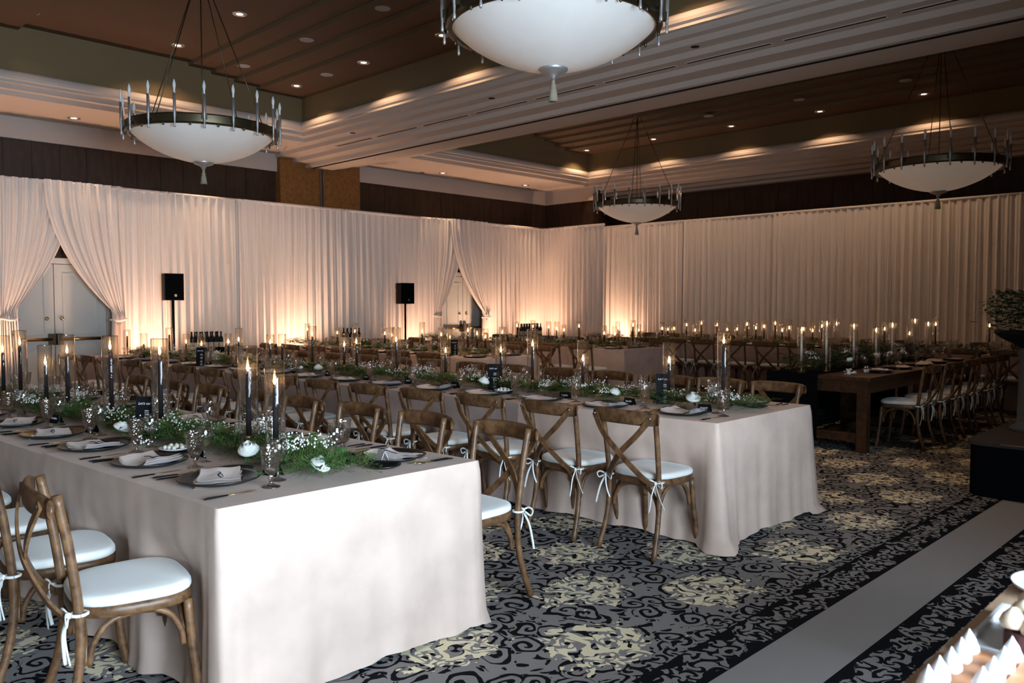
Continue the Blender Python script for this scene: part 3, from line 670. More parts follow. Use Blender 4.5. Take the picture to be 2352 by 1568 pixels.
# ------------------------------------------------------------------ cross-back chair
def seat_outline(w, d, n=40, sq=3.2):
    out = []
    for j in range(n):
        a = 2 * pi * j / n; c, s = cos(a), sin(a)
        k = (abs(c) ** sq + abs(s) ** sq) ** (-1 / sq)
        x, y = c * k * w / 2, s * k * d / 2
        x *= 1.0 + .10 * (y / (d / 2)) * .6
        out.append((x, y))
    return out
def slab(ol, levels):
    """levels: (scale, z) rings"""
    n = len(ol); V = []; 
    for sc_, z in levels: V += [(x * sc_, y * sc_, z) for x, y in ol]
    F = [(i * n + j, i * n + (j + 1) % n, (i + 1) * n + (j + 1) % n, (i + 1) * n + j) for i in range(len(levels) - 1) for j in range(n)]
    F += [tuple(range(n - 1, -1, -1)), tuple(range((len(levels) - 1) * n, len(levels) * n))]
    return V, F
CH = []
def chair_parts():
    ol = seat_outline(.43, .41)
    seat = MB().add(*slab(ol, [(.95, .418), (1.0, .424), (1.0, .452), (.97, .458)])).mesh('seat', M['wood'])
    ol2 = seat_outline(.425, .405, 44, 3.4)
    cu = MB().add(*slab(ol2, [(.955, .4585), (.992, .464), (1.0, .472), (.996, .482), (.97, .491), (.90, .496), (.7, .499), (.35, .501)])).mesh('cushion', M['cushion'])
    fl = MB().tube(bez((.175, .165, .425), (.182, .178, .25), (.195, .20, .06), (.20, .212, .006), n=5), [.017] * 12 + [.0165] * 4, 10).mesh('front_leg', M['wood'])
    post = MB().tube(bez((.205, -.265, .006), (.190, -.205, .20), (.185, -.188, .40), (.190, -.215, .66), (.198, -.252, .865), n=6), .0165, 10).mesh('back_post', M['wood'])
    # bowed top rail: tall oval section
    pts = [(.238 * u, -.252 - .022 - .040 * (1 - u * u), .835 - .004 * u * u) for u in [i / 10 - 1 for i in range(21)]]
    mb = MB(); V = []; n = 12
    for (x, y, z) in pts:
        e = 1 - .25 * abs(x / .238) ** 6
        for j in range(n):
            a = 2 * pi * j / n; V.append((x, y + .0155 * cos(a) * e, z + .043 * (abs(sin(a)) ** .7) * (1 if sin(a) > 0 else -1) * e))
    mb.add(V, [(i * n + j, i * n + (j + 1) % n, (i + 1) * n + (j + 1) % n, (i + 1) * n + j) for i in range(20) for j in range(n)] + [tuple(range(n)), tuple(range(20 * n + n - 1, 20 * n - 1, -1))])
    rail = mb.mesh('top_rail', M['wood'])
    def brace(s, off):
        P = bez((s * .205, -.300 + off, .842), (s * .12, -.325 + off, .735), (0, -.322 + off, .622), (-s * .11, -.270 + off, .50), (-s * .165, -.215 + off, .432), n=6)
        mb = MB(); V = []
        for i, p in enumerate(P):
            q = (P[min(i + 1, len(P) - 1)] - P[max(i - 1, 0)]).normalized(); side = Vector((q.z, 0, -q.x)).normalized(); th = q.cross(side)
            for a, b in ((1, 1), (-1, 1), (-1, -1), (1, -1)): V.append(p + side * .0165 * a + th * .005 * b)
        k = len(P)
        mb.add(V, [(i * 4 + j, i * 4 + (j + 1) % 4, (i + 1) * 4 + (j + 1) % 4, (i + 1) * 4 + j) for i in range(k - 1) for j in range(4)] + [(3, 2, 1, 0), tuple(range(k * 4 - 4, k * 4))])
        return mb.mesh('cross_brace', M['wood'], False)
    b1, b2 = brace(1, 0), brace(-1, -.011)
    def arch(a, b):     # bentwood arch between two legs
        a, b = Vector(a), Vector(b); inn = Vector((0, 0, 0)) ; m1 = a.lerp(b, .16); m2 = a.lerp(b, .84); c1 = a.lerp(b, .36); c2 = a.lerp(b, .64)
        P = bez((a.x, a.y, .262), (a.lerp(b, .03).x, a.lerp(b, .03).y, .32), (m1.x, m1.y, .385), (c1.x, c1.y, .412), (c2.x, c2.y, .412), (m2.x, m2.y, .385), (a.lerp(b, .97).x, a.lerp(b, .97).y, .32), (b.x, b.y, .262), n=4)
        return MB().tube(P, .0115, 8).mesh('leg_brace', M['wood'])
    A = [arch((-.165, -.17, 0), (.165, -.17, 0)), arch((-.165, .155, 0), (.165, .155, 0)), arch((-.17, -.16, 0), (-.17, .15, 0)), arch((.17, -.16, 0), (.17, .15, 0))]
    screw = MB().lathe([(0, .004), (.005, .003), (.007, 0)], 8).mesh('screw', M['screw'])
    def tie(seed):
        rr = random.Random(seed); mb = MB(); c = Vector((0, 0, 0)); fl_ = (1.0, .38)
        mb.tube([(.026 * cos(a), .026 * sin(a), 0) for a in [2 * pi * i / 12 for i in range(13)]], .006, 6, False)
        for s in (-1, 1):
            mb.tube(bez((0, -.030, 0), (s * .030, -.045, .016), (s * .055, -.050, .004), (s * .045, -.045, -.022), (s * .012, -.036, -.006), n=4), .0055, 6, flat=fl_)
            x1 = s * rr.uniform(.02, .05); ln = rr.uniform(.13, .19)
            mb.tube(bez((0, -.034, -.004), (x1 * .6, -.048, -ln * .35), (x1 * 1.1, -.046, -ln * .7), (x1 * 1.3 + s * .01, -.040, -ln), n=4), .0065, 6, flat=fl_)
        mb.lathe([(0, -.012), (.010, -.008), (.012, 0), (.010, .008), (0, .012)], 8, loc=(0, -.034, 0))
        return mb.mesh('tie', M['tie'])
    t1, t2 = tie(1), tie(2)
    mir = (-1, 1, 1)
    parts = [('seat', seat, None), ('cushion', cu, None), ('tie', t1, 1, (.186, -.190, .452)), ('tie', t2, 1, (-.186, -.190, .452)),
             ('front_leg', fl, None), ('front_leg', fl, None, (0, 0, 0), (0, 0, 0), mir), ('back_post', post, None), ('back_post', post, None, (0, 0, 0), (0, 0, 0), mir),
             ('top_rail', rail, None), ('cross_brace', b1, None), ('cross_brace', b2, None)] + [('leg_brace', a, None) for a in A] + \
            [('screw', screw, 9, (.200, -.308, .838), (radians(90), 0, 0)), ('screw', screw, 10, (-.200, -.318, .838), (radians(90), 0, 0))]
    return parts
CH = chair_parts()
CH_FAR = CH[:11] + CH[11:15]
def chair(x, y, rz, label, group, full=True):
    return kit('crossback_chair', CH if full else CH_FAR, label, 'chair', (x, y, 0), rz, group)

# ------------------------------------------------------------------ tableware
def lathe_me(nm, prof, mat, n=20, mod=None): return MB().lathe(prof, n, mod).mesh(nm, mat)
goblet = [('bowl', lathe_me('goblet_bowl', [(.0, .052), (.012, .052), (.020, .058), (.029, .075), (.034, .10), (.037, .13), (.042, .160), (.044, .168), (.0425, .1685)], M['smoke'], 24, lambda i, j: 1 + (.05 if (j % 3 == 0 and 2 <= i <= 5) else 0)), None),
          ('stem', lathe_me('goblet_stem', [(.013, .052), (.009, .046), (.014, .038), (.008, .03), (.008, .018), (.013, .010)], M['smoke'], 14), None),
          ('foot', lathe_me('goblet_foot', [(.012, .012), (.024, .007), (.036, .003), (.036, 0), (0, 0)], M['smoke'], 22), None)]
wine = [('bowl', lathe_me('wine_bowl', [(.0, .074), (.012, .076), (.026, .086), (.036, .105), (.039, .125), (.036, .150), (.032, .172), (.031, .1725)], M['glass'], 24), None),
        ('stem', lathe_me('wine_stem', [(.012, .076), (.005, .066), (.0045, .04), (.006, .015), (.012, .008)], M['glass'], 12), None),
        ('foot', lathe_me('wine_foot', [(.010, .010), (.024, .005), (.035, .002), (.035, 0), (0, 0)], M['glass'], 22), None)]
charger_me = lathe_me('charger', [(0, .006), (.10, .006), (.115, .008), (.150, .020), (.163, .024), (.166, .022), (.160, .016), (.118, .001), (.0, .0)], M['charger'], 40)
bread_me = lathe_me('bread_plate', [(0, .005), (.05, .005), (.075, .013), (.082, .015), (.080, .010), (.055, 0), (0, 0)], M['charger'], 28)
def napkin_me(seed):
    rr = random.Random(seed); mb = MB(); nx, ny = 12, 9
    for lay in range(3):
        V = []; w, d = .215 - .008 * lay, .150 - .010 * lay; ox = rr.uniform(-.006, .006)
        for b in range(ny + 1):
            for a in range(nx + 1):
                u, v = a / nx - .5, b / ny - .5
                z = .007 + .006 * lay + .004 * sin(u * 7 + seed + lay) + .003 * sin(v * 9 + seed) + (.010 * max(0, u - .2) * 6 * (seed % 3 == 0)) + .016 * (abs(u) * 2) ** 4 * .5
                if lay == 2 and u < -.3: z += .004
                V.append((u * w + ox + .008 * sin(v * 6 + seed), v * d + .006 * sin(u * 6 + seed * 2), z))
        q = nx + 1; mb.add(V, [(b * q + a, b * q + a + 1, (b + 1) * q + a + 1, (b + 1) * q + a) for b in range(ny) for a in range(nx)])
        # hanging fold edge
        E = [V[a] for a in range(q)]; mb.add(E + [(x, y - .004, z - .006) for x, y, z in E], [(a, a + 1, q + a + 1, q + a) for a in range(nx)])
    return mb.mesh('napkin', M['napkin'])
NAP = [napkin_me(s) for s in range(4)]
ribbon = MB().tube(bez((-.05, .0, .030), (-.01, .006, .034), (.03, -.004, .034), (.075, .01, .030), n=4), .0035, 6, flat=(.6, 1)).tube(bez((.03, -.004, .036), (.05, .01, .040), (.075, .016, .034), n=4), .002, 6).mesh('ribbon', M['ribbon'])
def knife_parts():
    h = MB().tube([(0, -.105, .005), (0, -.09, .006), (0, -.01, .005)], [.004, .0075, .005], 8, flat=(.6, 1)).mesh('handle', M['black'])
    b = MB().tube([(0, -.01, .005), (0, .02, .005), (0, .09, .004), (0, .115, .004)], [.004, .007, .008, .001], 8, flat=(.2, 1)).mesh('blade', M['gold'])
    return [('handle', h, None), ('blade', b, None)]
def fork_parts():
    h = MB().tube([(0, -.105, .005), (0, -.09, .006), (0, -.0, .005)], [.004, .0065, .004], 8, flat=(.6, 1)).mesh('handle', M['black'])
    mb = MB().tube([(0, -.0, .005), (0, .05, .005), (0, .065, .007)], [.003, .003, .010], 8, flat=(.3, 1))
    for q in (-.009, -.003, .003, .009): mb.tube([(q, .062, .007), (q, .105, .010)], .0015, 5)
    return [('handle', h, None), ('tines', mb.mesh('tines', M['gold']), None)]
KN, FK = knife_parts(), fork_parts()
def squiggle(seed, w, h):
    rr = random.Random(seed); P = [(-w / 2 + w * i / 14, h * (.5 * sin(i * 2.1 + seed) + rr.uniform(-.35, .35)), 0) for i in range(15)]
    return MB().tube(bez(*P, n=3), .0011, 4).mesh('handwriting', M['ink'])
SQ = [squiggle(i, .055, .012) for i in range(4)]
tent = MB().box((-.045, -.0006, 0), (.045, .0006, .055)).mesh('card_face', M['card'], False)
tent_w = MB().box((-.045, -.0006, 0), (.045, .0006, .055)).mesh('card_face', M['white_card'], False)
def text_me(body, size, mat):
    c = bpy.data.curves.new('lettering', 'FONT'); c.body = body; c.size = size; c.shear = .35; c.extrude = .0004; c.align_x = 'CENTER'
    o = bpy.data.objects.new('lettering_src', c); COL.objects.link(o); dg = bpy.context.evaluated_depsgraph_get()
    me = bpy.data.meshes.new_from_object(o.evaluated_get(dg)); bpy.data.objects.remove(o); me.materials.clear(); me.materials.append(mat); return me
MENU_T = text_me("Let's eat", .020, M['ink'])
def menu_card(loc, rz, label):
    t = thing('menu_card', label, 'menu card', loc, rz, 'black menu cards', rot=(radians(-6), 0, rz))
    obj('card_face', MB().box((-.05, 0, 0), (.05, .0015, .22)).mesh('card_face', M['card'], False), t)
    obj('lettering', MENU_T, t, (-.004, -.001, .175), (radians(90), 0, 0))
    mb = MB(); rr = random.Random(3)
    for g_, z in enumerate((.140, .100, .060, .028)):
        for q in range(3): w = rr.uniform(.018, .034); mb.box((.012 - w * .5, -.0012, z - q * .008), (.012 + w * .5, -.0004, z - q * .008 + (.0035 if q == 0 else .002)))
    obj('small_print', mb.mesh('small_print', M['ink'], False), t, kind='stuff')
def place_setting(x, y, rz, i, side, level, seed=0, tz=TOP + .003):
    """x,y: table edge in front of the seat; level 2 all pieces, 1 glasses and plate, 0 plate and glasses only far"""
    rr = random.Random(seed * 31 + i); c, s = cos(rz), sin(rz)
    if level >= 2 and i == 0: tz += .003
    def at(u, v, dz=0.0): u += rr.uniform(-.012, .012); v += rr.uniform(-.012, .012); return (x + u * c - v * s, y + u * s + v * c, tz + dz)
    w = '%s place from near end, %s' % (ORD[i], side)
    p = at(0, .235)
    solo('charger_plate', charger_me, 'dark charger plate, ' + w, 'plate', p, rz, 'dark charger plates')
    t = thing('napkin', 'folded blush napkin, ' + w, 'napkin', (p[0], p[1], p[2] + .0005), rz + rr.uniform(-.5, .3), 'folded napkins')
    obj('cloth', NAP[(i + seed) % 4], t, (0, 0, 0), (0, 0, 0), (1.22, 1.22, 1))
    if level: obj('ribbon', ribbon, t)
    kit('goblet', goblet, 'smoked pressed-glass goblet, ' + w, 'glass', at(.25, .34), rr.uniform(0, 6), 'smoked pressed-glass goblets')
    kit('wine_glass', wine, 'clear wine glass, ' + w, 'glass', at(.155, .43), 0, 'clear wine glasses')
    if level >= 2:
        kit('knife', KN, 'black and gold knife, ' + w, 'knife', at(.27, .16), rz + rr.uniform(-.15, .15), 'black-handled knives')
        for q, uu in enumerate((-.195, -.225)):
            kit('fork', FK, '%s black and gold fork, ' % ('inner', 'outer')[q] + w, 'fork', at(uu, .16), rz + rr.uniform(-.06, .06), 'black-handled forks')
    if level >= 1:
        solo('bread_plate', bread_me, 'small dark bread plate, ' + w, 'plate', at(-.15, .385), 0, 'small dark bread plates')
        t = thing('place_card', 'small black tent name card, ' + w, 'place card', at(.04, .445), rz + rr.uniform(-.3, .3), 'black tent name cards')
        for q in (-1, 1):
            f_ = obj('card_face', tent, t, (0, q * .022, 0), (radians(q * 22), 0, 0))
            if q < 0: obj('handwriting', SQ[(i + seed) % 4], f_, (0, -.002, .03), (radians(90), 0, 0))

# ------------------------------------------------------------------ seats along the rows
def seats(k, side, ys, ychair, lv, full):
    r = ROWS[k]; L = side == 'L'; rz = -pi / 2 if L else pi / 2
    nm = '%s side of %s' % ('left' if L else 'right', r['nm'])
    for i, yv in enumerate(ys):
        xe = rx(k, yv) if L else rx(k, yv) + r['w']
        place_setting(xe, yv, rz, i, nm, lv(i), seed=ord(k[1]) + L)
    for i, yv in enumerate(ychair):
        xe = rx(k, yv) if L else rx(k, yv) + r['w']
        g_ = .190 if k in ('T1', 'T2') else .245
        xc = xe - g_ if L else xe + g_
        jit = R.uniform(-.03, .03)
        if k == 'T1' and L and i < 3: xc = (1.16, 1.11, 1.07)[i]; jit = radians((-9, -6, -3)[i])
        chair(xc + R.uniform(-.015, .015), yv, rz + jit, 'cross-back chair, %s from near end, %s' % (ORD[i], nm), 'cross-back chairs with ivory cushions', full)
seats('T1', 'L', rng(3.20, .59, 6), CHAIR_Y['T1', 'L'], lambda i: 2, True)
seats('T1', 'R', rng(3.10, .60, 8), rng(3.05, .60, 8), lambda i: 2 if i < 5 else 1, True)
seats('T2', 'L', rng(2.98, .595, 15), rng(2.91, .60, 15), lambda i: 2 if i < 6 else 1, True)
seats('T2', 'R', rng(2.95, .595, 14), [3.07, 3.56, 4.02] + rng(4.64, .60, 12), lambda i: 2 if i < 3 else (1 if i < 8 else 0), True)
for k in ('T3', 'T4'):
    seats(k, 'L', rng(8.10, .62, 7), rng(8.15, .62, 7), lambda i: 0, False)
    seats(k, 'R', rng(8.10, .62, 7), rng(8.15, .62, 7), lambda i: 0, False)
seats('T5', 'L', rng(2.95, .585, 13), rng(2.92, .585, 13), lambda i: 0, False)
seats('T5', 'R', rng(3.2, .585, 13), rng(3.2, .585, 13), lambda i: 0, False)

# ------------------------------------------------------------------ candles in glass cylinders
taper_b = MB().tube([(0, 0, 0), (0, 0, .5), (0, 0, .97), (0, 0, 1.0)], [.0135, .012, .0105, .006], 12).mesh('taper', M['wax_black'])
taper_w = MB().tube([(0, 0, 0), (0, 0, .5), (0, 0, .97), (0, 0, 1.0)], [.0135, .012, .0105, .006], 12).mesh('taper', M['wax_white'])
wick = MB().tube([(0, 0, -.004), (0, 0, .010)], .0012, 5).mesh('wick', M['black'])
flame_me = MB().lathe([(0, .002), (.0055, .010), (.0075, .018), (.0055, .031), (.002, .044), (0, .052)], 8).mesh('flame', M['flame'])
holder = MB().lathe([(0, 0), (.03, 0), (.03, .004), (.010, .008), (.006, .02), (.005, .07), (.009, .075), (.013, .082), (.016, .10), (.0145, .10), (.012, .088), (0, .088)], 16).mesh('holder', M['brass'])
vase_me = {}
def vase(h):
    q = round(h, 2)
    if q not in vase_me:
        vase_me[q] = MB().lathe([(0, .004), (.042, .004), (.0455, .010), (.0455, q - .002), (.0445, q), (.0432, q - .003)], 24).mesh('glass_cylinder', M['vase'])
    return vase_me[q]
def candle(x, y, ztop, i, where, white=False, gap=None, tz=TOP + .004, glass=True):
    h = max(.26, ztop - tz); rr = random.Random(int(x * 1000 + y * 77))
    g_ = gap if gap is not None else min(rr.uniform(.05, .13), h * .32)
    lab = '%s from the near end of the %s' % (ORD[i], where)
    if glass: solo('glass_cylinder', vase(h), 'tall clear glass candle cylinder, ' + lab, 'candle cylinder', (x, y, tz), 0, 'tall glass candle cylinders')
    t = thing('taper_candle', '%s lit taper candle, ' % ('white' if white else 'black') + lab, 'candle', (x, y, tz + .0045), rr.uniform(0, 6), 'lit taper candles')
    obj('holder', holder, t)
    b0 = .085; ln = h - g_ - .045 - b0
    obj('taper', taper_w if white else taper_b, t, (rr.uniform(-.003, .003), 0, b0), (0, 0, 0), (1, 1, ln))
    obj('wick', wick, t, (0, 0, b0 + ln)); obj('flame', flame_me, t, (0, 0, b0 + ln + .004))
CD = {
 'T1': [(1.91, 3.38, 1.24), (1.90, 3.61, 1.298), (1.85, 4.49, 1.31), (1.81, 5.10, 1.311), (1.77, 5.73, 1.303), (1.70, 5.93, 1.234), (1.72, 6.56, 1.305), (1.66, 6.75, 1.265)],
 'T2': [(5.05, 2.91, 1.31), (5.03, 3.34, 1.22), (4.98, 4.10, 1.209), (4.95, 4.61, 1.284), (4.93, 4.96, 1.221), (4.89, 5.63, 1.195), (4.85, 6.30, 1.273), (4.81, 6.90, 1.186), (4.80, 7.10, 1.188), (4.77, 7.65, 1.262), (4.73, 8.20, 1.164), (4.72, 8.44, 1.154), (4.68, 9.10, 1.214), (4.67, 9.34, 1.143), (4.63, 9.97, 1.122), (4.60, 10.34, 1.113), (4.58, 10.80, 1.182), (4.53, 11.51, 1.085), (4.50, 12.02, 1.134)],
 'T3': [(7.91, 7.93, 1.184), (7.89, 8.24, 1.153), (7.88, 8.40, 1.162), (7.87, 8.58, 1.221), (7.85, 8.94, 1.145), (7.84, 9.12, 1.149), (7.82, 9.53, 1.218), (7.77, 10.20, 1.141), (7.77, 10.38, 1.118), (7.72, 11.11, 1.18), (7.69, 11.57, 1.101), (7.64, 12.40, 1.16)],
 'T4': [(10.93, 7.95, 1.226), (10.91, 8.30, 1.12), (10.90, 8.52, 1.133), (10.87, 9.04, 1.191), (10.85, 9.36, 1.133), (10.84, 9.52, 1.184), (10.83, 9.70, 1.182), (10.81, 10.06, 1.2), (10.79, 10.44, 1.171)],
 'T5': [(13.6, 3.46, 1.253), (13.6, 4.2, 1.276), (13.6, 4.58, 1.169), (13.6, 4.96, 1.197), (13.6, 5.74, 1.235), (13.6, 5.99, 1.195), (13.6, 6.15, 1.155), (13.6, 6.31, 1.19), (13.6, 6.57, 1.208), (13.6, 6.70, 1.138), (13.6, 6.83, 1.221), (13.6, 7.04, 1.217), (13.6, 7.20, 1.129), (13.6, 7.37, 1.198), (13.6, 7.57, 1.123), (13.6, 7.77, 1.152), (13.6, 7.98, 1.189), (13.6, 8.31, 1.192), (13.6, 8.45, 1.116), (13.6, 8.64, 1.188), (13.6, 8.92, 1.149), (13.6, 9.06, 1.089), (13.6, 9.19, 1.129), (13.6, 9.75, 1.076), (13.6, 9.90, 1.082), (13.6, 10.28, 1.129)]}
GAPS = {('T1', 0): .075, ('T1', 1): .085, ('T1', 2): .055, ('T1', 3): .05}
for k, L in CD.items():
    for i, (x, y, z) in enumerate(L):
        candle(x, y, z, i, ROWS[k]['nm'], white=(k == 'T5' and i in (4, 18)), gap=GAPS.get((k, i)))

# ------------------------------------------------------------------ garlands and flowers
def frond(V, Fc, p, d, up, L, rr):
    d = d.normalized(); side = d.cross(up).normalized(); nodes = 8
    def tri(a, b, w, sd):
        n = len(V); V.extend((a + sd * w, a - sd * w, b)); Fc.append((n, n + 1, n + 2))
    tip = p + d * L + up * (-.25 * L)
    tri(p, tip, .0012, side)
    for i in range(nodes):
        t = (i + .6) / nodes; q = p + d * (L * t) + up * (-.25 * L * t * t)
        tl = L * .42 * (1 - t * .75)
        for s in (-1, 1):
            td = (d * .75 + side * s * .9 + up * rr.uniform(-.25, .35)).normalized(); e = q + td * tl
            tri(q, e, .0016, up.cross(td).normalized())
            for m in range(3):
                a = q + td * tl * (.25 + .25 * m); nd = (td + side * rr.uniform(-.9, .9) + up * rr.uniform(-.6, .6) + d * .3).normalized()
                tri(a, a + nd * tl * .38, .0014, nd.cross(up + Vector((.01, .02, 0))).normalized())
def leaf(V, Fc, p, d, up, L, w):
    d = d.normalized(); side = d.cross(up).normalized(); n = len(V)
    V.extend((p, p + d * L * .35 + side * w + up * w * .35, p + d * L * .75 + side * w * .75 + up * w * .2, p + d * L - up * L * .12, p + d * L * .75 - side * w * .75 + up * w * .2, p + d * L * .35 - side * w + up * w * .35, p + d * L * .4, p + d * L * .75 - up * L * .03))
    Fc.extend(((n, n + 1, n + 6), (n + 1, n + 2, n + 7, n + 6), (n + 2, n + 3, n + 7), (n + 3, n + 4, n + 7), (n + 4, n + 5, n + 6, n + 7), (n + 5, n, n + 6)))
OCT = ((1, 0, 0), (-1, 0, 0), (0, 1, 0), (0, -1, 0), (0, 0, 1), (0, 0, -1)); OCF = ((0, 2, 4), (2, 1, 4), (1, 3, 4), (3, 0, 4), (2, 0, 5), (1, 2, 5), (3, 1, 5), (0, 3, 5))
def garland_mesh(seed, L, nf, nl, nc, width=.17, hgt=.05, fern='fern', lf='leaf', taper=True):
    rr = random.Random(seed); V, Fc = [], []; VL, FL = [], []; VG, FG = [], []
    def core(t):
        return Vector((.05 * sin(t * L * 4.2 + seed), t * L, .025 + rr.uniform(0, hgt)))
    def rdir():
        a = rr.uniform(0, 2 * pi); return Vector((cos(a), sin(a) * .8, rr.uniform(-.15, .55)))
    for _ in range(nf):
        t = rr.random(); p = core(t) + Vector((rr.gauss(0, width * .35), 0, 0)); l = rr.uniform(.08, .17)
        p.z = max(.012, p.z)
        dd = rdir(); up = Vector((rr.uniform(-.3, .3), rr.uniform(-.3, .3), 1)).normalized()
        n0 = len(V); frond(V, Fc, p, dd, up, l, rr)
        for q in range(n0, len(V)):
            if V[q].z < .004: V[q] = Vector((V[q].x, V[q].y, .004 + rr.random() * .004))
    for _ in range(nl):
        t = rr.random(); p = core(t) + Vector((rr.gauss(0, width * .4), 0, 0)); n0 = len(VL)
        leaf(VL, FL, p, rdir() + Vector((0, 0, -.1)), Vector((rr.uniform(-.4, .4), rr.uniform(-.4, .4), 1)).normalized(), rr.uniform(.045, .085), rr.uniform(.010, .017))
        for q in range(n0, len(VL)):
            if VL[q].z < .004: VL[q] = Vector((VL[q].x, VL[q].y, .004))
    for _ in range(nc):
        t = rr.random(); c = core(t) + Vector((rr.gauss(0, width * .55), 0, rr.uniform(.015, .06))); sp = rr.uniform(.03, .06)
        for _ in range(rr.randint(22, 46)):
            p = c + Vector((rr.gauss(0, sp * .7), rr.gauss(0, sp * .8), abs(rr.gauss(0, sp * .45)) - .01)); r_ = rr.uniform(.0035, .0068); p.z = max(p.z, .008)
            n = len(VG); VG.extend(p + Vector(o) * r_ for o in OCT); FG.extend(tuple(n + j for j in f) for f in OCF)
            if rr.random() < .4:
                n = len(V); V.extend((p, p + Vector((.001, 0, 0)), c - Vector((0, 0, .04)))); Fc.append((n, n + 1, n + 2))
    out = [('fern_fronds', MB().add(V, Fc).mesh('fern_fronds', M[fern], False))]
    if VL: out.append(('leaves', MB().add(VL, FL).mesh('leaves', M[lf], False)))
    if VG: out.append(('babys_breath', MB().add(VG, FG).mesh('babys_breath', M['gyp'])))
    return out
GA = [garland_mesh(11, 1.66, 700, 150, 18, .19, .06), garland_mesh(12, 1.85, 640, 140, 24, .23, .06), garland_mesh(13, 1.85, 560, 140, 30, .22, .06)]
GF = [garland_mesh(21, 1.75, 240, 140, 13, hgt=.07), garland_mesh(22, 1.75, 240, 160, 11, hgt=.07)]
def garland(k, i, variant, y0, where):
    r = ROWS[k]; xc = rx(k, y0) + r['w'] / 2
    t = thing('garland', 'fern and baby\'s-breath garland, %s stretch from the near end of the %s' % (ORD[i], where), 'garland', (xc, y0, TOP + (.007 if i == 0 else .002)), -math.atan(r['s']) * -1 if False else math.atan(-r['s']), 'table garlands')
    for nm, me in variant: obj(nm, me, t, kind='stuff')
y = 2.86
for i, v in enumerate((0, 1, 2)): garland('T1', i, GA[v], y, 'front table'); y += [1.62, 1.75, 1.8][i]
y = 2.68
for i, v in enumerate((2, 1, 0, 2, 1)): garland('T2', i, GA[v], y, 'second table'); y += 1.85
for k, st, n in (('T3', 7.9, 3), ('T4', 7.85, 3), ('T5', 2.5, 5)):
    for i in range(n): garland(k, i, GF[i % 2], st + 1.7 * i, ROWS[k]['nm'])

def petal_me():
    mb = MB(); V = []; nu, nv = 8, 6
    for b in range(nv + 1):
        v = b / nv
        for a in range(nu + 1):
            u = a / nu - .5; w = (.50 + .75 * sin(v * pi * .62)) * 1.05; ang = u * w * 2.1
            r_ = .98 * sin(pi * (.13 + .62 * v)) + .35 * max(0, v - .82) * (1 - 1.2 * abs(u))
            V.append((r_ * sin(ang), -r_ * cos(ang), v * (1.15 - .5 * u * u) - .05 + .05 * sin(u * 9) * v))
    mb.add(V, [(b * (nu + 1) + a, b * (nu + 1) + a + 1, (b + 1) * (nu + 1) + a + 1, (b + 1) * (nu + 1) + a) for b in range(nv) for a in range(nu)])
    return mb.mesh('petal', M['petal'])
PET = petal_me()
core_me = MB().lathe([(0, .1), (.25, .2), (.34, .6), (.26, .95), (.12, 1.05), (.02, .98)], 14, lambda i, j: 1 + .10 * sin(j * 1.35)).mesh('bud', M['petal'])
sep_v, sep_f = [], []
for q in range(5): leaf(sep_v, sep_f, Vector((0, 0, .02)), Vector((cos(q * 1.256), sin(q * 1.256), -.25)), Vector((0, 0, 1)), 1.3, .22)
SEP = MB().add(sep_v, sep_f).mesh('leaves', M['leaf'], False)
def rose(x, y, z, r, label, tilt=(0, 0), ps=True):
    t = thing('white_rose', label, 'rose', (x, y, z), 0, 'white roses', rot=(tilt[0], tilt[1], R.uniform(0, 6)))
    obj('bud', core_me, t, (0, 0, 0), (0, 0, 0), (r, r, r))
    rings = ((3, .58, 1.12, -.05), (4, .80, 1.04, .0), (5, 1.0, .92, .10), (5, 1.16, .74, .32)) if ps else ((4, .9, .95, .1),)
    for n, s, hh, lean in rings:
        for q in range(n):
            a = 2 * pi * q / n + R.uniform(-.25, .25)
            obj('petal', PET, t, (0, 0, -.05 * r * s), (0, 0, a), (r * s, r * s, r * hh * R.uniform(.92, 1.06)))
    obj('leaves', SEP, t, (0, 0, 0), (0, 0, 0), (r, r, r))
G0 = TOP + .05
rose(1.88, 2.98, TOP + .045, .040, 'open white rose at the near end of the front table', (radians(25), radians(-18)))
rose(1.80, 3.42, G0 + .015, .042, 'white rose behind the first goblet on the front table', (radians(18), radians(-20)))
rose(1.66, 4.55, G0 + .01, .038, 'white rose below the third candle of the front table', (radians(10), radians(-20)))
rose(1.74, 6.4, G0 + .01, .033, 'white rose at the far left of the front table', (radians(10), radians(-15)))
rose(4.94, 3.08, G0 + .015, .046, 'large white bloom beside the menu card on the second table', (radians(10), radians(-20)))
rose(4.86, 3.70, G0 + .015, .040, 'white bloom left of the menu card on the second table', (radians(10), radians(-15)))
rose(4.76, 5.0, G0 + .015, .044, 'white bloom beside the candy dish on the second table', (radians(10), radians(-15)))
rose(4.72, 5.9, G0, .034, 'tilted white rose in the middle of the second table', (radians(10), radians(-25)))
rose(4.62, 7.3, G0 + .01, .042, 'large round white bloom under the paired candles', (radians(5), radians(-10)))
rose(4.60, 7.62, G0, .030, 'small white bloom left of the large round bloom', (radians(5), radians(-10)))
# fern sprigs with broad leaves sticking up near the front candle
V_, F_ = [], []
for q in range(3): leaf(V_, F_, Vector((0, 0, 0)), Vector((cos(q * 2.1 + .5) * .5, sin(q * 2.1 + .5) * .5, .9)), Vector((sin(q), cos(q), .3)).normalized(), .075, .014)
solo('leaf_sprig', MB().add(V_, F_).mesh('leaf_sprig', M['fern'], False), 'upright pair of bright leaves beside the first front candle', 'leaf sprig', (2.04, 3.25, TOP + .05))
